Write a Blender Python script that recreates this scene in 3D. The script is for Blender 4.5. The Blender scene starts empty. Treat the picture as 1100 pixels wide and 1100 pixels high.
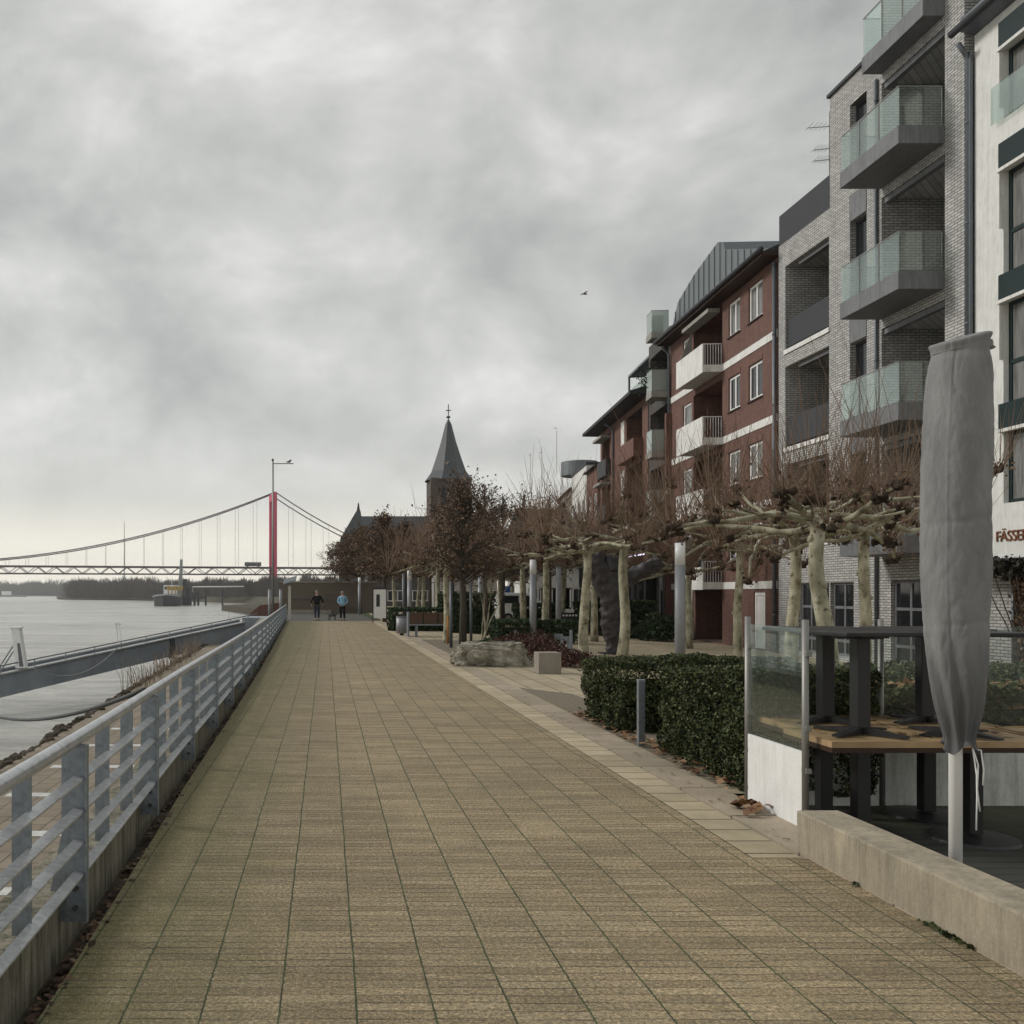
import bpy, bmesh, math, random
from math import sin, cos, pi, radians, sqrt, atan, atan2
from mathutils import Vector, Matrix, noise
random.seed(7)
sc = bpy.context.scene
COL = sc.collection
F = 1000.0; VX = 350.0; HY = 637.0; EYE = 1.68     # photo: focal length (px of 1100), vanishing point, eye height

# ------------------------------------------------------------------ helpers
class G:
    def __init__(s): s.v = []; s.f = []
    def box(s, x0, x1, y0, y1, z0, z1):
        b = len(s.v)
        s.v += [(x0,y0,z0),(x1,y0,z0),(x1,y1,z0),(x0,y1,z0),(x0,y0,z1),(x1,y0,z1),(x1,y1,z1),(x0,y1,z1)]
        s.f += [(b,b+3,b+2,b+1),(b+4,b+5,b+6,b+7),(b,b+1,b+5,b+4),(b+1,b+2,b+6,b+5),(b+2,b+3,b+7,b+6),(b+3,b,b+4,b+7)]
        return s
    def poly(s, pts):
        b = len(s.v); s.v += [tuple(p) for p in pts]; s.f.append(tuple(range(b, b+len(pts)))); return s
    def prism(s, pts, d):               # pts: loop of 3d points, d: offset vector
        b = len(s.v); n = len(pts); d = Vector(d)
        s.v += [tuple(p) for p in pts]; s.v += [tuple(Vector(p)+d) for p in pts]
        s.f.append(tuple(range(b+n-1, b-1, -1))); s.f.append(tuple(range(b+n, b+2*n)))
        for i in range(n):
            j = (i+1) % n; s.f.append((b+i, b+j, b+n+j, b+n+i))
        return s
    def tube(s, pts, rad, n=6, cap=True):
        pts = [Vector(p) for p in pts]; m = len(pts)
        if not hasattr(rad, '__len__'): rad = [rad]*m
        b = len(s.v); up = None
        for i in range(m):
            t = pts[min(i+1, m-1)] - pts[max(i-1, 0)]
            if t.length < 1e-9: t = Vector((0,0,1))
            t.normalize()
            if up is None:
                up = t.orthogonal().normalized()
            a = (up - t*up.dot(t))
            if a.length < 1e-6: a = t.orthogonal()
            a.normalize(); up = a; c = t.cross(a)
            for k in range(n):
                w = 2*pi*k/n
                s.v.append(tuple(pts[i] + (a*cos(w)+c*sin(w))*rad[i]))
        for i in range(m-1):
            for k in range(n):
                k2 = (k+1) % n
                s.f.append((b+i*n+k, b+i*n+k2, b+(i+1)*n+k2, b+(i+1)*n+k))
        if cap:
            s.f.append(tuple(b+k for k in range(n-1, -1, -1)))
            s.f.append(tuple(b+(m-1)*n+k for k in range(n)))
        return s
    def blob(s, c, r, rz=None, seed=0, n=8, m=6, amp=.25):
        rz = rz or r; b = len(s.v); c = Vector(c)
        for i in range(m+1):
            th = pi*i/m
            for k in range(n):
                ph = 2*pi*k/n
                d = Vector((sin(th)*cos(ph), sin(th)*sin(ph), cos(th)))
                q = 1 + amp*noise.noise(d*1.7+Vector((seed*3.1, seed*1.7, 0)))*2
                s.v.append(tuple(c + Vector((d.x*r*q, d.y*r*q, d.z*rz*q))))
        for i in range(m):
            for k in range(n):
                k2 = (k+1) % n
                s.f.append((b+i*n+k, b+(i+1)*n+k, b+(i+1)*n+k2, b+i*n+k2))
        return s
    def leaf(s, p, size, rnd, flat=0.0):
        a = rnd.uniform(0, 2*pi); t = rnd.uniform(-1, 1)*(1-flat)
        d = Vector((cos(a)*sqrt(1-t*t), sin(a)*sqrt(1-t*t), t))
        e = d.orthogonal(); e.rotate(Matrix.Rotation(rnd.uniform(0, 6.28), 3, d))
        if flat:
            e = (Vector((0,0,1)).cross(d)).normalized()
        p = Vector(p); L = d*size; W = e*size*.45; b = len(s.v)
        s.v += [tuple(p-L*.5), tuple(p+W), tuple(p+L*.5), tuple(p-W)]
        s.f.append((b, b+1, b+2, b+3))
        return s

def mk(name, g, mat, parent=None, smooth=False, loc=None, bevel=0.0, rot=None):
    me = bpy.data.meshes.new(name)
    me.from_pydata(g.v, [], g.f); me.validate()
    if mat: me.materials.append(mat)
    if smooth:
        me.polygons.foreach_set('use_smooth', [True]*len(me.polygons))
    o = bpy.data.objects.new(name, me); COL.objects.link(o)
    if parent: o.parent = parent
    if loc: o.location = loc
    if rot: o.rotation_euler = rot
    if bevel:
        md = o.modifiers.new('bevel', 'BEVEL'); md.width = bevel; md.segments = 2; md.limit_method = 'ANGLE'
    return o

def tag(o, label=None, cat=None, group=None, kind=None):
    if label: o['label'] = label
    if cat: o['category'] = cat
    if group: o['group'] = group
    if kind: o['kind'] = kind
    return o

def thing(name, label, cat, loc=(0,0,0), rz=0, group=None):
    o = bpy.data.objects.new(name, None); COL.objects.link(o)
    o.empty_display_size = .2
    o.location = loc; o.rotation_euler = (0,0,rz)
    return tag(o, label, cat, group)

def struct(name, g, mat, loc=None, smooth=False):
    return tag(mk(name, g, mat, None, smooth, loc), kind='structure')

def dup(root, loc, rz, label, scale=1.0, group=None):
    r = root.copy(); COL.objects.link(r); r.location = loc; r.rotation_euler = (0,0,rz); r.scale = (scale,)*3
    r['label'] = label
    if group: r['group'] = group
    for ch in list(root.children):
        c = ch.copy(); COL.objects.link(c); c.parent = r
        for gc in list(ch.children):
            d = gc.copy(); COL.objects.link(d); d.parent = c
    return r

def at(px, Y): return (px-VX)/F*Y
def zat(py, Y): return EYE + (HY-py)/F*Y
def gz(x, y=0):                                   # plaza falls gently to the house fronts
    return -.35*max(0, min(1, (x-5)/9.5))

# ------------------------------------------------------------------ materials
MATS = {}
def newmat(name):
    m = bpy.data.materials.new(name); m.use_nodes = True
    nt = m.node_tree; bs = nt.nodes['Principled BSDF']
    return m, nt, bs
def nd(nt, t, **kw):
    n = nt.nodes.new(t)
    for k, v in kw.items():
        if k.startswith('i_'): n.inputs[k[2:]].default_value = v
        else: setattr(n, k, v)
    return n
def ramp(nt, src, stops):
    r = nd(nt, 'ShaderNodeValToRGB'); e = r.color_ramp.elements
    while len(e) < len(stops): e.new(.5)
    for el, (p, c) in zip(e, stops):
        el.position = p; el.color = (*c, 1) if len(c) == 3 else c
    nt.links.new(src, r.inputs[0]); return r.outputs[0]
def mixc(nt, fac, a, b, mode='MIX'):
    m = nd(nt, 'ShaderNodeMix', data_type='RGBA', blend_type=mode)
    for sock, val in ((0, fac), (6, a), (7, b)):
        if isinstance(val, bpy.types.NodeSocket): nt.links.new(val, m.inputs[sock])
        elif sock == 0: m.inputs[0].default_value = val
        else: m.inputs[sock].default_value = (*val, 1)
    return m.outputs[2]
def math_(nt, op, a, b=None, c=None):
    m = nd(nt, 'ShaderNodeMath', operation=op)
    for i, v in enumerate((a, b, c)):
        if v is None: continue
        if isinstance(v, bpy.types.NodeSocket): nt.links.new(v, m.inputs[i])
        else: m.inputs[i].default_value = v
    return m.outputs[0]
def coords(nt, kind='Object', scale=(1,1,1)):
    tc = nd(nt, 'ShaderNodeTexCoord'); mp = nd(nt, 'ShaderNodeMapping')
    mp.inputs['Scale'].default_value = scale
    nt.links.new(tc.outputs[kind], mp.inputs[0]); return mp.outputs[0]
def noi(nt, vec, scale, detail=4, rough=.6):
    n = nd(nt, 'ShaderNodeTexNoise'); n.inputs['Scale'].default_value = scale
    n.inputs['Detail'].default_value = detail; n.inputs['Roughness'].default_value = rough
    nt.links.new(vec, n.inputs['Vector']); return n.outputs['Fac']
def bump(nt, bs, h, strength=.4, dist=.01):
    b = nd(nt, 'ShaderNodeBump'); b.inputs['Strength'].default_value = strength; b.inputs['Distance'].default_value = dist
    nt.links.new(h, b.inputs['Height']); nt.links.new(b.outputs[0], bs.inputs['Normal'])

def plain(name, c, rough=.6, metal=0, var=.15, nscale=3, c2=None, bumps=0, stretch=(1,1,1), fine=0, coat=0):
    if name in MATS: return MATS[name]
    m, nt, bs = newmat(name)
    v = coords(nt, 'Object', stretch)
    n = noi(nt, v, nscale, 5, .65)
    c2 = c2 or tuple(x*(1-var*2) for x in c)
    col = ramp(nt, n, [(.32, c2), (.68, c)])
    if fine:
        n2 = noi(nt, coords(nt), fine, 3, .7)
        col = mixc(nt, .5, col, ramp(nt, n2, [(.3, (.35,)*3), (.7, (.65,)*3)]), 'OVERLAY')
        if bumps: bump(nt, bs, n2, bumps, .006)
    elif bumps: bump(nt, bs, n, bumps, .01)
    nt.links.new(col, bs.inputs['Base Color'])
    bs.inputs['Roughness'].default_value = rough; bs.inputs['Metallic'].default_value = metal
    if rough > .35 and not metal: bs.inputs['Specular IOR Level'].default_value = .2
    MATS[name] = m; return m

def brick(name, c1, c2, mortar, bw=.24, bh=.075, mw=.012, off=.5, rough=.85, bmp=.5):
    m, nt, bs = newmat(name)
    tc = nd(nt, 'ShaderNodeTexCoord'); sx = nd(nt, 'ShaderNodeSeparateXYZ'); nt.links.new(tc.outputs['Object'], sx.inputs[0])
    cx = nd(nt, 'ShaderNodeCombineXYZ')
    nt.links.new(math_(nt, 'ADD', sx.outputs[0], sx.outputs[1]), cx.inputs[0]); nt.links.new(sx.outputs[2], cx.inputs[1])
    b = nd(nt, 'ShaderNodeTexBrick'); b.offset = off
    nt.links.new(cx.outputs[0], b.inputs['Vector'])
    for k, v in (('Color1', (*c1,1)), ('Color2', (*c2,1)), ('Mortar', (*mortar,1)), ('Scale', 1.0), ('Mortar Size', mw), ('Mortar Smooth', .2), ('Bias', 0), ('Brick Width', bw), ('Row Height', bh)):
        b.inputs[k].default_value = v
    n = noi(nt, tc.outputs['Object'], 1.1, 6, .7)
    col = mixc(nt, .55, b.outputs['Color'], ramp(nt, n, [(.3, (.36,)*3), (.7, (.62,)*3)]), 'OVERLAY')
    st = noi(nt, coords(nt, 'Object', (3, 3, .25)), 1.5, 5, .7)
    col = mixc(nt, .35, col, ramp(nt, st, [(.35, (.3,)*3), (.65, (.6,)*3)]), 'OVERLAY')
    nt.links.new(col, bs.inputs['Base Color']); bs.inputs['Roughness'].default_value = rough
    inv = math_(nt, 'SUBTRACT', 1.0, b.outputs['Fac']); bump(nt, bs, inv, bmp, .01)
    return m

def glassmat(name, tint, refl=.12, milky=.1, rough=.03, frs=.7):
    m, nt, bs = newmat(name); nt.nodes.remove(bs); out = nt.nodes['Material Output']
    tr = nd(nt, 'ShaderNodeBsdfTransparent'); tr.inputs[0].default_value = (*tint, 1)
    gl = nd(nt, 'ShaderNodeBsdfGlossy'); gl.inputs['Roughness'].default_value = rough; gl.inputs[0].default_value = (.9, .95, .93, 1)
    df = nd(nt, 'ShaderNodeBsdfDiffuse'); df.inputs[0].default_value = (.52, .58, .55, 1)
    fr = nd(nt, 'ShaderNodeFresnel'); fr.inputs[0].default_value = 1.45
    n = noi(nt, coords(nt, 'Object', (1, 1, .4)), 3, 4)
    m1 = nd(nt, 'ShaderNodeMixShader'); m1.inputs[0].default_value = milky
    nt.links.new(tr.outputs[0], m1.inputs[1]); nt.links.new(df.outputs[0], m1.inputs[2])
    m2 = nd(nt, 'ShaderNodeMixShader'); nt.links.new(math_(nt, 'ADD', math_(nt, 'MULTIPLY', fr.outputs[0], frs), refl*.4), m2.inputs[0])
    nt.links.new(m1.outputs[0], m2.inputs[1]); nt.links.new(gl.outputs[0], m2.inputs[2])
    nt.links.new(m2.outputs[0], out.inputs[0]); return m

def leafmat(name, stops, rough=.6):
    m, nt, bs = newmat(name)
    g = nd(nt, 'ShaderNodeNewGeometry')
    col = ramp(nt, g.outputs['Random Per Island'], stops)
    big = noi(nt, coords(nt), 1.6, 3)
    col = mixc(nt, .5, col, ramp(nt, big, [(.3, (.36,)*3), (.7, (.64,)*3)]), 'OVERLAY')
    nt.links.new(col, bs.inputs['Base Color']); bs.inputs['Roughness'].default_value = rough
    bs.inputs['Specular IOR Level'].default_value = .25
    return m

# --- promenade paving
def paving_mat():
    m, nt, bs = newmat('clinker_paving')
    tc = nd(nt, 'ShaderNodeTexCoord'); sx = nd(nt, 'ShaderNodeSeparateXYZ'); nt.links.new(tc.outputs['Object'], sx.inputs[0])
    wob = noi(nt, tc.outputs['Object'], 1.3, 3)
    wob2 = noi(nt, tc.outputs['Object'], 30, 2)
    wx = math_(nt, 'ADD', math_(nt, 'MULTIPLY', math_(nt, 'SUBTRACT', wob, .5), .018), math_(nt, 'MULTIPLY', math_(nt, 'SUBTRACT', wob2, .5), .012))
    X = math_(nt, 'ADD', sx.outputs[0], wx); Y = math_(nt, 'ADD', sx.outputs[1], math_(nt, 'MULTIPLY', wx, .6))
    u = math_(nt, 'DIVIDE', math_(nt, 'SUBTRACT', X, .125), .311)
    fu = math_(nt, 'FRACT', math_(nt, 'ADD', u, 100)); cu = math_(nt, 'FLOOR', math_(nt, 'ADD', u, 100))
    jx = math_(nt, 'ABSOLUTE', math_(nt, 'SUBTRACT', fu, .5))
    # column-wise offset of rows
    wn = nd(nt, 'ShaderNodeTexWhiteNoise', noise_dimensions='1D'); nt.links.new(cu, wn.inputs['W'])
    v = math_(nt, 'ADD', math_(nt, 'DIVIDE', Y, .0735), math_(nt, 'MULTIPLY', wn.outputs[0], .25))
    fv = math_(nt, 'FRACT', math_(nt, 'ADD', v, 200)); cv = math_(nt, 'FLOOR', math_(nt, 'ADD', v, 200))
    jy = math_(nt, 'ABSOLUTE', math_(nt, 'SUBTRACT', fv, .5))
    jointX = math_(nt, 'GREATER_THAN', jx, .486)
    sm = nd(nt, 'ShaderNodeMapRange', interpolation_type='SMOOTHSTEP'); nt.links.new(jy, sm.inputs[0])
    sm.inputs[1].default_value = .39; sm.inputs[2].default_value = .49
    cb = nd(nt, 'ShaderNodeCombineXYZ'); nt.links.new(cu, cb.inputs[0]); nt.links.new(cv, cb.inputs[1])
    w2 = nd(nt, 'ShaderNodeTexWhiteNoise', noise_dimensions='2D'); nt.links.new(cb.outputs[0], w2.inputs['Vector'])
    base = ramp(nt, w2.outputs[0], [(0, (.205, .155, .088)), (.5, (.26, .20, .118)), (1, (.315, .247, .15))])
    sp = noi(nt, tc.outputs['Object'], 60, 6, .9)
    base = mixc(nt, .9, base, ramp(nt, sp, [(.36, (.08,)*3), (.5, (.46,)*3), (.60, (.98,)*3)]), 'OVERLAY')
    big = noi(nt, tc.outputs['Object'], .8, 6, .65)
    base = mixc(nt, .7, base, ramp(nt, big, [(.3, (.36, .37, .36)), (.7, (.6, .59, .56))]), 'OVERLAY')
    yb = noi(nt, coords(nt, 'Object', (.12, .9, 1)), 1.1, 4, .6)
    base = mixc(nt, .3, base, ramp(nt, yb, [(.35, (.4, .39, .36)), (.65, (.6, .6, .59))]), 'OVERLAY')
    # algae where nobody walks: along the wall, patchy
    al = math_(nt, 'ADD', math_(nt, 'MULTIPLY', X, -1.9), math_(nt, 'MULTIPLY', math_(nt, 'SUBTRACT', big, .5), 3.4))
    alr = nd(nt, 'ShaderNodeMapRange'); nt.links.new(al, alr.inputs[0]); alr.inputs[1].default_value = .1; alr.inputs[2].default_value = 2.0
    base = mixc(nt, math_(nt, 'MULTIPLY', alr.outputs[0], .85), base, (.115, .105, .035))
    stn = noi(nt, tc.outputs['Object'], 3.3, 8, .8)
    base = mixc(nt, ramp(nt, stn, [(.5, (0,)*3), (.68, (.6,)*3)]), base, (.125, .108, .052))
    lst = noi(nt, coords(nt, 'Object', (1,1,1)), 7.5, 7, .8)
    base = mixc(nt, ramp(nt, lst, [(.52, (0,)*3), (.7, (.45,)*3)]), base, (.38, .32, .22))
    # worn pattern: rows more marked in patches
    pat = noi(nt, tc.outputs['Object'], 2.2, 3)
    rowf = math_(nt, 'MULTIPLY', sm.outputs[0], math_(nt, 'ADD', math_(nt, 'MULTIPLY', pat, 2.6), -.62))
    col = mixc(nt, rowf, base, (.05, .04, .02))
    moss = noi(nt, tc.outputs['Object'], 5, 4)
    jc = ramp(nt, moss, [(.35, (.03, .026, .013)), (.52, (.035, .052, .015)), (.7, (.065, .09, .025))])
    fs = noi(nt, tc.outputs['Object'], 125, 3, .7)
    col = mixc(nt, ramp(nt, fs, [(.60, (0,)*3), (.66, (.8,)*3)]), col, (.62, .56, .45))
    ds = noi(nt, coords(nt, 'Object', (1,1,1)), 48, 3, .7)
    col = mixc(nt, .6, col, ramp(nt, ds, [(.38, (.28,)*3), (.52, (.5,)*3), (.66, (.74,)*3)]), 'OVERLAY')
    col = mixc(nt, jointX, col, jc)
    nt.links.new(col, bs.inputs['Base Color'])
    bs.inputs['Roughness'].default_value = .82
    h = math_(nt, 'SUBTRACT', math_(nt, 'MULTIPLY', sp, .5), math_(nt, 'MAXIMUM', rowf, jointX))
    bump(nt, bs, h, .55, .006); return m

def slab_mat(name, c, c2, L, W=None, joint=(.05,.045,.03), jw=.01, moss=.3, fine=90):
    m, nt, bs = newmat(name)
    tc = nd(nt, 'ShaderNodeTexCoord'); 
    b = nd(nt, 'ShaderNodeTexBrick'); b.offset = 0 if W is None else .5
    mp = nd(nt, 'ShaderNodeMapping'); mp.inputs['Rotation'].default_value = (0, 0, pi/2); nt.links.new(tc.outputs['Object'], mp.inputs[0])
    nt.links.new(mp.outputs[0], b.inputs['Vector'])
    for k, v in (('Color1', (*c,1)), ('Color2', (*c2,1)), ('Mortar', (*joint,1)), ('Scale', 1.0), ('Mortar Size', jw), ('Bias', 0), ('Brick Width', L), ('Row Height', W or 50)):
        b.inputs[k].default_value = v
    n = noi(nt, tc.outputs['Object'], 1.7, 6, .7)
    col = mixc(nt, .6, b.outputs['Color'], ramp(nt, n, [(.3, (.34,)*3), (.7, (.62,)*3)]), 'OVERLAY')
    sp = noi(nt, tc.outputs['Object'], fine, 3, .8)
    col = mixc(nt, .4, col, ramp(nt, sp, [(.35, (.3,)*3), (.65, (.75,)*3)]), 'OVERLAY')
    n3 = noi(nt, tc.outputs['Object'], .6, 4, .7)
    mf = nd(nt, 'ShaderNodeMapRange'); nt.links.new(n3, mf.inputs[0]); mf.inputs[1].default_value = .45; mf.inputs[2].default_value = .7; mf.inputs[4].default_value = moss
    col = mixc(nt, mf.outputs[0], col, (.09, .095, .04))
    nt.links.new(col, bs.inputs['Base Color']); bs.inputs['Roughness'].default_value = .85
    bump(nt, bs, math_(nt, 'SUBTRACT', sp, math_(nt, 'MULTIPLY', b.outputs['Fac'], 2)), .4, .005)
    return m

def concrete(name, c, dirt, streak=1.0, rough=.9):
    m, nt, bs = newmat(name)
    v = coords(nt, 'Object', (9, 9, .9)); n = noi(nt, v, 1.2, 7, .8)
    n2 = noi(nt, coords(nt), 3, 6, .7); n3 = noi(nt, coords(nt), 60, 3, .7)
    col = mixc(nt, ramp(nt, n, [(.42, (0,)*3), (.62, (min(1, streak*.8),)*3)]), c, dirt)
    col = mixc(nt, .6, col, ramp(nt, n2, [(.3, (.35,)*3), (.7, (.63,)*3)]), 'OVERLAY')
    col = mixc(nt, .4, col, ramp(nt, n3, [(.3, (.35,)*3), (.7, (.65,)*3)]), 'OVERLAY')
    nt.links.new(col, bs.inputs['Base Color']); bs.inputs['Roughness'].default_value = rough
    bump(nt, bs, n3, .35, .005); return m

def zincmat(name, c=(.36,.39,.42), rough=.42):
    m, nt, bs = newmat(name)
    vo = nd(nt, 'ShaderNodeTexVoronoi'); vo.inputs['Scale'].default_value = 45
    nt.links.new(coords(nt), vo.inputs['Vector'])
    sp = nd(nt, 'ShaderNodeSeparateXYZ'); nt.links.new(vo.outputs['Color'], sp.inputs[0])
    n = noi(nt, coords(nt), 5, 5, .7)
    col = ramp(nt, math_(nt, 'ADD', math_(nt, 'MULTIPLY', sp.outputs[0], .25), math_(nt, 'MULTIPLY', n, .8)), [(.2, tuple(x*.62 for x in c)), (.55, c), (.85, tuple(min(1, x*1.35) for x in c))])
    nt.links.new(col, bs.inputs['Base Color']); bs.inputs['Metallic'].default_value = .55; bs.inputs['Roughness'].default_value = rough
    return m

def watermat():
    m, nt, bs = newmat('river_water')
    bs.inputs['Roughness'].default_value = .22; bs.inputs['IOR'].default_value = 1.33
    h1 = noi(nt, coords(nt, 'Object', (.3, .9, 1)), 1.1, 7, .68)
    h2 = noi(nt, coords(nt, 'Object', (.02, .07, 1)), 1.0, 4, .6)
    h3 = noi(nt, coords(nt, 'Object', (.1, .25, 1)), 1.0, 4, .6)
    h = math_(nt, 'ADD', math_(nt, 'MULTIPLY', h1, 1.0), math_(nt, 'ADD', math_(nt, 'MULTIPLY', h2, 2.2), math_(nt, 'MULTIPLY', h3, 1.6)))
    bump(nt, bs, h, 1.0, .5)
    nt.links.new(ramp(nt, noi(nt, coords(nt, 'Object', (.045, .16, 1)), 1.0, 8, .8), [(.38, (.24, .24, .22)), (.62, (.56, .56, .53))]), bs.inputs['Base Color'])  # silty base; light and dark streaks painted in for ripple reflections
    return m

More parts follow.
